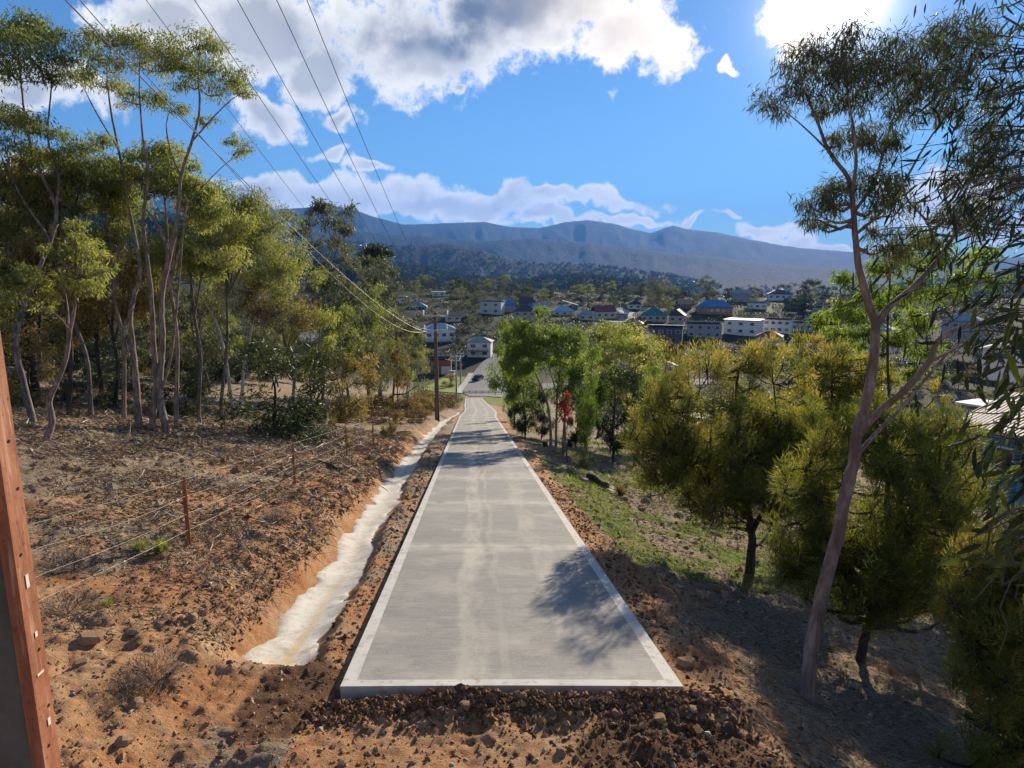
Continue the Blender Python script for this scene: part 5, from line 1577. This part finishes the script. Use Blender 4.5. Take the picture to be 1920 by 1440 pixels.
# ------------------------------------------------------------------ parked cars
def car(label, px, py, rz, color, depth=None):
    p, d = ray_ground(px, py)
    z = float(gz(p[0], p[1])) + .145
    root = empty('parked_car', (p[0], p[1], z), rz, 1, label, 'car')
    prof_ = [(-2.1, .35), (-2.15, .62), (-1.95, .80), (-1.2, .88), (-.55, 1.38), (.9, 1.42), (1.65, .95), (2.1, .88), (2.15, .4)]
    b = Buf(); n_ = len(prof_)
    V = []
    for y, s_ in ((-.85, 1), (.85, 1)):
        for x, zz in prof_:
            yy = y * (.82 if zz > 1.2 else 1); V.append((x, yy, zz))
    b.add(V, [[(i, i + 1, n_ + i + 1, n_ + i) for i in range(n_ - 1)] + [(n_ - 1, 0, n_, 2 * n_ - 1)], [tuple(range(n_))[::-1]], [tuple(range(n_, 2 * n_))]])
    mt = plain('car_paint', color, .25, .03, 1.0, 0, .6)
    obj('body', b.mesh('body', mt), root)
    for y, nm in ((-.80, 'side_window'), (.80, 'side_window')):
        b = Buf(); sg = -1 if y < 0 else 1
        V = [(-1.02, y + sg * .035, .92), (-.5, y - sg * .065, 1.33), (.85, y - sg * .07, 1.36), (1.4, y + sg * .035, .95)]
        b.add(V + [(x_, y_ + sg * .02, z_) for x_, y_, z_ in V], [[(0, 1, 2, 3), (7, 6, 5, 4), (0, 4, 5, 1), (1, 5, 6, 2), (2, 6, 7, 3), (3, 7, 4, 0)]])
        obj('side_window', b.mesh('side_window', M['glass']), root)
    for (xa, za, xb, zb) in ((-1.22, .90, -.62, 1.35), (1.68, .97, .98, 1.42)):
        b = Buf(); s2 = -.02 if xa < 0 else .02
        V = [(xa + s2, -.68, za + .01), (xa + s2, .68, za + .01), (xb + s2, .6, zb + .01), (xb + s2, -.6, zb + .01)]
        b.add(V + [(x_ + s2, y_, z_ + .015) for x_, y_, z_ in V], [[(0, 1, 2, 3), (7, 6, 5, 4), (0, 4, 5, 1), (1, 5, 6, 2), (2, 6, 7, 3), (3, 7, 4, 0)]])
        obj('windscreen', b.mesh('windscreen', M['glass']), root)
    for x in (-1.35, 1.35):
        for y in (-.80, .80):
            b = Buf(); b.tube([(x, y - .11, .32), (x, y + .11, .32)], .32, 14, cap=True)
            w_ = obj('wheel', b.mesh('wheel', M['hole']), root)
            b = Buf(); b.tube([(x, y - .118, .32), (x, y + .118, .32)], .18, 10, cap=True); obj('rim', b.mesh('rim', M['galv']), w_)
    return root


car('dark car parked on the street beyond the path', 896, 714, 1.2, (.02, .022, .03))
car('white car parked beside the brick house garage', 848, 706, 1.4, (.6, .6, .6))

# ------------------------------------------------------------------ rocks, logs, tussocks
def rock_mesh(seed, mat, flat=.7):
    rng = np.random.default_rng(seed)
    V = list(ico); Fc = []
    cache = {}
    def midp(a, b):
        key = (min(a, b), max(a, b))
        if key not in cache:
            v = V[a] + V[b]; V.append(v / np.linalg.norm(v)); cache[key] = len(V) - 1
        return cache[key]
    for a, b, c_ in icof:
        ab, bc, ca = midp(a, b), midp(b, c_), midp(c_, a); Fc += [(a, ab, ca), (b, bc, ab), (c_, ca, bc), (ab, bc, ca)]
    V = np.array(V)
    for _ in range(7):             # cut flat facets
        nrm = unit(rng.normal(size=3)); h_ = rng.uniform(.45, .8)
        dd_ = V @ nrm; V = V - np.maximum(dd_ - h_, 0)[:, None] * nrm
    V = V * np.array((1.15, .9, flat)) * (1 + rng.normal(size=(len(V), 1)) * .03)
    return mesh_np('rock', V, [np.array(Fc)], M[mat])


ROCK = [rock_mesh(s_, 'rock', f_) for s_, f_ in ((1, .6), (2, .75), (3, .5))]
OROCK = [rock_mesh(s_, 'rock_orange', f_) for s_, f_ in ((4, .6), (5, .5), (6, .7))]


def rock(px, py, wpx, label, meshes, k, group=None):
    p, d = ray_ground(px, py)
    s_ = wpx * d / F / 2
    z = float(gz(p[0], p[1]))
    rr_ = random.Random(k)
    tag(obj('rock', meshes[k % 3], None, (p[0], p[1], z + s_ * .25), (rr_.uniform(-.2, .2), rr_.uniform(-.2, .2), rr_.uniform(0, 6)), s_), label, 'rock', group)


for k, (px, py, w, lab) in enumerate([(1037, 882, 14, 'dark rock by itself nearest the path edge below the pale trunks'), (1066, 886, 16, 'leaning rock up the grass behind the lone dark rock'), (1096, 902, 18, 'rounded grey rock left of the fallen log'),
        (1108, 893, 16, 'reddish block resting against the fallen log'), (1200, 915, 14, 'upright dark rock under the first sheoak edge'), (1212, 942, 24, 'large grey boulder below the dry tussock'), (1204, 958, 16, 'grey rock just below the large boulder'),
        (1270, 970, 26, 'flat dark rock in the grass below the first sheoak'), (1172, 935, 20, 'low dark rock right of the dry tussock'), (1150, 930, 18, 'dark rock at the foot of the dry tussock'), (1320, 990, 24, 'rock in the shade left of the forked sheoak trunk'),
        (1342, 1003, 22, 'brown rock beside the forked sheoak trunk'), (1286, 1248, 42, 'pale flat stone touching the right corner of the slab')]):
    rock(px, py, w, lab, ROCK if k != 12 else OROCK, k)
for k, (px, py, w, lab) in enumerate([(236, 1395, 40, 'pale pinkish stone at the bottom left of the soil'), (175, 1205, 52, 'cracked orange stone by the left pole'), (250, 1190, 34, 'flat orange stone right of the cracked stone'), (362, 1175, 30, 'square brown stone above the bare orange soil'),
        (152, 1250, 30, 'pale stone below the cracked orange stone'), (412, 1110, 26, 'small orange stone on the upper bank'), (250, 1318, 34, 'grey stone by the dead shrub'), (650, 1055, 14, 'orange stone lying in the pale drain'), (875, 1330, 30, 'orange stone in the heap of soil at the slab end'),
        (980, 1312, 24, 'brown stone near the middle of the soil heap'), (640, 1440, 20, 'small stone at the bottom picture edge'), (925, 1395, 16, 'dark stone on the trampled soil'), (1050, 1420, 24, 'pale flat stone right of the trampled soil'), (1235, 1350, 30, 'brown stone at the right end of the heap'),
        (1300, 1330, 26, 'dark orange stone beyond the right end of the heap')]):
    rock(px, py, w, lab, OROCK, k + 20)


def log(label, px0, py0, px1, py1, r, mat, name='fallen_log'):
    a, _ = ray_ground(px0, py0); b_, _ = ray_ground(px1, py1)
    P = [on_ground(*(a[:2] + (b_[:2] - a[:2]) * q)) + np.array((0, 0, r * .8)) for q in np.linspace(0, 1, 6)]
    b = Buf(); b.tube(np.array(P) - P[0], [r, r * 1.05, r * .95, r, r * .9, r * .8], 9, cap=True)
    tag(obj(name, b.mesh(name, M[mat], True), None, P[0]), label, 'log')


log('thick fallen log lying among rocks on the grass', 1105, 900, 1138, 918, .16, 'bark_dark')
log('dark log on the litter behind the second fence post', 600, 865, 640, 885, .07, 'bark_dark')
log('thin fallen pole under the tallest gum', 285, 842, 350, 852, .03, 'bark_grey', 'fallen_branch')
for k, (px, py, hp, lab) in enumerate([(1068, 838, 14, 'cut stump between the pale trunks'), (1022, 838, 9, 'low dark stump left of the pale trunks')]):
    p, d = ray_ground(px, py)
    b = Buf(); b.tube([(0, 0, -.2), (0, 0, .1), (0, 0, hp * d / F)], [.22, .16, .14], 10, cap=True)
    tag(obj('stump', b.mesh('stump', M['bark_dark']), None, (p[0], p[1], float(gz(p[0], p[1])))), lab, 'stump')


def tussock_mesh(seed, n=190, h=.7, spread=.45, mat='tussock', w=.012):
    rng = np.random.default_rng(seed); b = Buf()
    a = rng.uniform(0, 6.28, n); q = rng.uniform(0, 1, n) ** .7
    base = np.stack([np.cos(a) * q * .12, np.sin(a) * q * .12, np.full(n, -.03)], -1)
    out_ = np.stack([np.cos(a), np.sin(a), a * 0], -1) * (q * spread)[:, None]
    hh = (h * rng.uniform(.55, 1.05, n) * (1 - .35 * q))[:, None] * np.array((0, 0, 1.0))
    side = np.stack([-np.sin(a), np.cos(a), a * 0], -1) * w
    p0, p1_, p2_ = base, base + out_ * .35 + hh * .65, base + out_ + hh
    V = np.stack([p0 - side, p0 + side, p1_ + side * .8, p1_ - side * .8, p2_], 1).reshape(-1, 3)
    o = np.arange(n)[:, None] * 5
    b.add(V, [o + np.array([[0, 1, 2, 3]]), o + np.array([[3, 2, 4]])], np.repeat(rng.uniform(0, 1, n), 5))
    return b.mesh('tussock', M[mat])


TUS = [tussock_mesh(s_) for s_ in (1, 2, 3)]
GTUS = tussock_mesh(4, 260, .6, .5, 'leaf_yellow', .011)
def dead_mesh(seed, n=1500):
    rng = np.random.default_rng(seed); b = Buf()
    D_ = unit(rng.normal(size=(n, 3)) * np.array((1, 1, .8))); D_[:, 2] = np.abs(D_[:, 2])
    P = D_ * (rng.uniform(.05, 1, (n, 1)) ** .6) * np.array((.55, .5, .42))
    add_leaves(b, P, D_ * .7 + rng.normal(size=(n, 3)) * .6, .17, .006, rng.uniform(0, .8, n), rng, .1)
    for k in range(14):
        e = D_[k] * np.array((.5, .45, .4)); b.tube(catmull([(0, 0, -.05), e * .5 + rng.normal(size=3) * .04, e], 3), np.linspace(.009, .003, 7), 3)
    return b.mesh('dead_shrub', M['deadwood'])


DEAD = dead_mesh(5)


def tuss(px, py, hpx, label, me, k, group=None, name='grass_tussock', cat='grass'):
    p, d = ray_ground(px, py)
    s_ = hpx * d / F / .62
    tag(obj(name, me, None, (p[0], p[1], float(gz(p[0], p[1]))), (0, 0, k * 1.3), (s_ * 1.1, s_ * 1.1, s_)), label, cat, group)


for k, (px, py, h_, lab) in enumerate([(1094, 880, 32, 'tall green yellow tussock right of the path below the trunks'), (1163, 928, 28, 'dry brown tussock between rocks on the right'), (1000, 800, 20, 'tussock at the path side in front of the dark trees')]):
    tuss(px, py, h_, lab, TUS[k % 3], k)
for k, (px, py, h_) in enumerate([(575, 800, 22), (622, 800, 22), (640, 795, 20), (545, 808, 16), (500, 795, 22), (520, 770, 18), (480, 785, 16), (405, 780, 16), (430, 790, 12), (195, 755, 24), (330, 790, 14), (560, 785, 18), (655, 840, 22), (610, 812, 14), (720, 822, 26), (735, 812, 24), (590, 778, 16), (460, 775, 14), (360, 795, 12)]):
    z_ = 'under the left gums' if px < 470 else 'below the dark green shrub' if px < 585 else 'by the far fence posts'
    tuss(px, py, h_, 'yellow grass tussock on the litter ' + z_, TUS[k % 3], k + 5, 'yellow tussocks ' + z_)
tuss(300, 1040, 34, 'bright green tussock at the foot of the nearest fence post', GTUS, 1)
tuss(262, 1035, 28, 'bright green tussock left of the one at the fence post', GTUS, 2)
tuss(200, 1135, 22, 'faint green tussock on the soil right of the pole', GTUS, 4)
for k, (px, py, h_, lab) in enumerate([(290, 1275, 70, 'dark dead shrub of fine grey twigs on the soil'), (225, 1290, 52, 'second dead shrub, paler, left of the dark one'), (135, 1060, 60, 'grey dead shrub beside the steel pole'), (125, 1150, 60, 'dead shrub of grey twigs low beside the pole'), (520, 985, 34, 'grey dead shrub on the upper bank')]):
    tuss(px, py, h_, lab, DEAD, k + 7, None, 'dead_shrub', 'shrub')

# ------------------------------------------------------------------ loose stones, litter and grass: too many to count
rg = np.random.default_rng(12)


def scatter(n, xr, yr, keep, rng=rg, near_bias=1.0):
    X = rng.uniform(*xr, n); t_ = rng.uniform(0, 1, n) ** near_bias
    Y = yr[0] + (yr[1] - yr[0]) * t_
    X = X * np.clip(Y / 12.0, .6, 3.0)
    k = keep(X, Y)
    return X[k], Y[k]


def off_path(X, Y):
    u = X - pcx(Y)
    ok = (np.abs(u) > 1.95) | (Y < 6.0)
    dv = np.abs(-u - drain_v(Y))
    return ok & ~((dv < .55) & (drain_on(Y) > .3)) & (Y > 4.2)


# stones
X, Y = scatter(30000, (-9, 7), (4.2, 34), lambda x, y: off_path(x, y) & ((x < pcx(y)) | (rg.uniform(size=len(x)) < .55)), near_bias=1.7)
s_ = np.exp(rg.normal(size=len(X)) * .5) * .013 * np.clip(Y / 9, .7, 2.2)
V, Fc, va = pebbles(np.stack([X, Y, gz(X, Y) + s_ * .25], -1), np.stack([s_ * rg.uniform(.8, 1.5, len(X)), s_, s_ * .7], -1), .18, rg.uniform(0, 1, len(X)), rg)
m, t, out = new_mat('loose_stones')
c = t.ramp(t.attr('var', 'Fac'), [(0, (.11, .055, .03)), (.35, (.26, .125, .06)), (.65, (.36, .20, .11)), (.85, (.33, .26, .20)), (1, (.50, .40, .29))])
principled(t, out, c, .9, .2)
M['stones'] = m
tag(obj('loose_stones', mesh_np('loose_stones', V, [Fc], m, False, {'var': va})), 'small loose stones strewn over the bare soil', 'stones', None, 'stuff')
# clods against the end of the slab and on both sides of it
n = 12000
X = rg.uniform(-2.0, 2.3, n); Y = 6.12 - np.abs(rg.normal(size=n)) * .25
k = (Y < 6.17) | (np.abs(X) > 1.85)
X, Y = X[k], Y[k]
n2 = 1700
X = np.concatenate([X, 1.5 + rg.normal(size=n2) * .7]); Y = np.concatenate([Y, 5.15 + rg.normal(size=n2) * .42])
n3 = 1500
yy = rg.uniform(6.2, 30, n3) ; X = np.concatenate([X, pcx(yy) - rg.uniform(1.82, 2.3, n3)]); Y = np.concatenate([Y, yy])
yy = rg.uniform(6.2, 22, 2500); X = np.concatenate([X, pcx(yy) + 1.85 + np.abs(rg.normal(size=2500)) * .35]); Y = np.concatenate([Y, yy])
yy = rg.uniform(7, 32, 4200); X = np.concatenate([X, pcx(yy) - drain_v(yy) - .5 - np.abs(rg.normal(size=4200)) * .45]); Y = np.concatenate([Y, yy])
k = (Y < 6.15) | (np.abs(X - pcx(Y)) > 1.80)
X, Y = X[k], Y[k]
s_ = np.exp(rg.normal(size=len(X)) * .65) * .0085
s_ = np.minimum(s_, .034)
V, Fc, va = pebbles(np.stack([X, Y, gz(X, Y) + s_ * .3], -1), np.stack([s_ * 1.2, s_, s_ * .85], -1), .2, rg.uniform(0, 1, len(X)), rg)
tag(obj('soil_clods', mesh_np('soil_clods', V, [Fc], M['clod'], False, {'var': va})), 'dark crumbly clods of soil heaped along the slab', 'soil', None, 'stuff')


# dry litter: leaves, bark strips and twigs lying on the ground
def litter(n, xr, yr, keep, lmin, lmax, wd, name, label, mat, up=.15, bias=1.5):
    X, Y = scatter(n, xr, yr, keep, near_bias=bias)
    n = len(X)
    L = rg.uniform(lmin, lmax, n) * np.clip(Y / 10, .8, 3)
    P = np.stack([X, Y, gz(X, Y) + .012], -1)
    a = rg.uniform(0, 6.28, n)
    T = np.stack([np.cos(a), np.sin(a), rg.normal(size=n) * up], -1)
    # follow the slope
    e = .05
    gx = (gz(X + e, Y) - gz(X - e, Y)) / (2 * e); gy = (gz(X, Y + e) - gz(X, Y - e)) / (2 * e)
    T[:, 2] += np.clip(gx, -1, 1) * T[:, 0] + np.clip(gy, -1, 1) * T[:, 1]
    b = Buf(); add_leaves(b, P, T, 1.0 * L, wd * np.clip(Y / 10, .8, 3), rg.uniform(0, 1, n), rg, .08)
    tag(obj(name, b.mesh(name, M[mat])), label, 'litter', None, 'stuff')


ll = lambda x, y: off_path(x, y) & (x < pcx(y) - 3.2) & (fbm(x * .5, y * .5, 91, 3) + rg.normal(size=len(x)) * .12 - .25 * sstep(y, 11, 6) + .12 * sstep(y, 14, 24) > -.05)
litter(80000, (-11, -2), (4.6, 40), ll, .06, .20, .018, 'dry_litter', 'grey dry leaves and bark strips covering the left slope', 'straw')
litter(12000, (-11, -2), (4.6, 34), ll, .15, .6, .011, 'fallen_twigs', 'thin grey fallen twigs on the left slope', 'deadwood', .25)
lr = lambda x, y: off_path(x, y) & (x > pcx(y) + 2.3)
litter(30000, (1, 9), (4.6, 36), lr, .05, .18, .014, 'leaf_litter', 'dry gum leaves lying under the trees on the right', 'straw')


def grass(n, xr, yr, keep, h_, name, label, mat, w=.006):
    X, Y = scatter(n, xr, yr, keep, near_bias=1.3); n = len(X)
    P = np.stack([X, Y, gz(X, Y) - .01], -1)
    T = rg.normal(size=(n, 3)) * .35 + np.array((0, 0, 1.0))
    b = Buf(); add_leaves(b, P, T, h_ * np.clip(Y / 14, .8, 3), w * np.clip(Y / 12, .8, 3), rg.uniform(0, 1, n), rg, .1)
    tag(obj(name, b.mesh(name, M[mat])), label, 'grass', None, 'stuff')


gk = lambda x, y: off_path(x, y) & (x > pcx(y) + 2.1) & (gmask(x, y)[:, 1] + rg.normal(size=len(x)) * .12 > .45)
grass(90000, (1, 7), (10, 44), gk, .07, 'short_grass', 'patchy short green grass right of the path', 'leaf_green')
dk = lambda x, y: off_path(x, y) & (x < pcx(y) - 3.4) & (fbm(x * .8, y * .8, 95, 3) > .10)
grass(26000, (-11, -2), (6, 44), dk, .10, 'dry_grass', 'thin dry grass among the litter on the left slope', 'straw', .005)

# low garden shrubbery covering the far slope
n = 3300
Yw = rg.uniform(192, 450, n); Xw = rg.uniform(-.32, .75, n) * Yw
k = np.ones(n, bool)
for a, b_, w in HOUSES: k &= ~((np.abs(Xw / Yw - a / b_) < (w * .5 + .8) / b_) & (Yw < b_ + 6) & (Yw > b_ - 13))
k &= ~((np.abs(Xw + 5) < 9) & (Yw < 225))
Xw, Yw = Xw[k], Yw[k]; n = len(Xw); per_ = 32
cs = np.stack([Xw, Yw, gz(Xw, Yw) + .7], -1); rr_ = rg.uniform(1.0, 2.6, n)
q = unit(rg.normal(size=(n, per_, 3))) * (rg.uniform(.3, 1, (n, per_, 1)) ** .5) * rr_[:, None, None] * np.array((1.2, 1.2, .8))
P = (cs[:, None] + q).reshape(-1, 3)
bb = Buf(); add_leaves(bb, P, rg.normal(size=P.shape), .75, .42, np.clip(np.repeat(rg.uniform(.1, .9, n), per_) + rg.normal(size=len(P)) * .15, 0, 1), rg, .1)
M['shrubbery'] = leaf_mat('shrubbery', [(0, (.018, .030, .014)), (.5, (.045, .064, .024)), (.85, (.09, .105, .035)), (1, (.17, .15, .05))], .3)
tag(obj('garden_shrubbery', bb.mesh('garden_shrubbery', M['shrubbery'])), 'low dark green shrubbery covering the slope between the far houses', 'shrubs', None, 'stuff')

# ------------------------------------------------------------------ near leaves hanging in from the right
rng = np.random.default_rng(77)
tb, cb = Buf(), Buf()
nb = np.array((5.6, 4.6, 0.0)); nb[2] = float(gz(nb[0], nb[1], False))
trunk_pts = [nb - nb, np.array((.1, 0, 2.0)), np.array((-.1, .1, 4.2)), np.array((-.3, .1, 6.4)), np.array((-.4, .2, 8.2))]
Q = catmull(trunk_pts, 5); tb.tube(Q, np.linspace(.2, .07, len(Q)), 9)
tips = [(1870, 330, 4.6), (1840, 250, 4.9), (1890, 180, 4.4), (1900, 90, 4.8), (1860, 420, 4.4), (1900, 440, 4.0), (1880, 30, 4.6), (1820, 330, 5.2), (1910, 260, 3.8), (1850, 130, 5.4), (1930, 380, 3.6),
        (1940, 120, 4.2), (1915, 520, 3.6), (1880, 640, 3.2), (1905, 600, 3.0), (1895, 690, 3.1), (1925, 560, 3.3), (1905, 830, 2.9), (1890, 870, 2.8), (1915, 760, 3.0), (1910, 960, 2.8), (1900, 1040, 2.9), (1925, 900, 2.8), (1935, 1000, 2.7)]


def big_leaves(P, T, L, Wd, var):
    n = len(P); T = unit(T); S = unit(np.cross(T, rng.normal(size=(n, 3)))); N = np.cross(T, S)
    L = (L * rng.uniform(.7, 1.25, n))[:, None]; w_ = (Wd * rng.uniform(.7, 1.2, n))[:, None]
    cv = rng.uniform(-.25, .25, (n, 1))
    pts = [P]
    for f_, ww in ((.2, .38), (.5, .5), (.8, .3)):
        c_ = P + T * L * f_ + N * L * cv * f_ * f_
        pts += [c_ + S * w_ * ww + N * w_ * .1, c_ - N * w_ * .05, c_ - S * w_ * ww + N * w_ * .1]
    pts.append(P + T * L + N * L * cv)
    V = np.stack(pts, 1).reshape(-1, 3)
    q4 = np.array([(1, 2, 5, 4), (2, 3, 6, 5), (4, 5, 8, 7), (5, 6, 9, 8)]); q3 = np.array([(0, 2, 1), (0, 3, 2), (7, 8, 10), (8, 9, 10)])
    o = (np.arange(n) * 11)[:, None, None]
    cb.add(V, [(q4[None] + o).reshape(-1, 4), (q3[None] + o).reshape(-1, 3)], np.repeat(var, 11))


for k, (px, py, d) in enumerate(tips):
    c = at(px, py, d) - nb
    i = int(np.argmin(np.linalg.norm(Q - c, axis=1) + np.abs(Q[:, 2] - c[2] - .3) * .6))
    P = link(tb, Q[i], c, .035, .006, rng, .02)
    low = py > 560
    rr_ = .20 if low else .50
    n = 24 if low else 85
    off = rng.normal(size=(n, 3)) * rr_ * np.array((.6, .6, .5))
    T = rng.normal(size=(n, 3)) * .45 + np.array((-.35, 0, -.75))
    big_leaves(c + off, T, .13 if low else .115, .018 if not low else .026, np.clip((.22 if not low else .6) + rng.normal(size=n) * .2, 0, 1))
    for q in range(7):
        tb.tube(catmull([P[-3], c + off[q] * .5 + np.array((0, 0, .05)), c + off[q]], 2), np.linspace(.005, .002, 5), 3)
finish_tree('gum_tree', nb, tb, cb, 'bark_grey', 'leaf_near', 'gum standing outside the right edge whose near leaves hang into the picture')

# ------------------------------------------------------------------ the air
b = Buf(); b.box(-15000, 15000, -1500, 14200, -95, 1250)
me = b.mesh('haze')
hz_o = obj('haze', me); tag(hz_o, 'thin blue haze filling the valley air', 'haze', None, 'stuff')
m = bpy.data.materials.new('haze'); m.use_nodes = True
t = NT(m.node_tree); t.n.clear()
out = t.n.new('ShaderNodeOutputMaterial')
pv = t.n.new('ShaderNodeVolumePrincipled')
pv.inputs['Color'].default_value = (.12, .35, .95, 1)
pv.inputs['Density'].default_value = 0.000095
pv.inputs['Anisotropy'].default_value = 0.15
t.l.new(pv.outputs[0], out.inputs['Volume'])
me.materials.append(m)
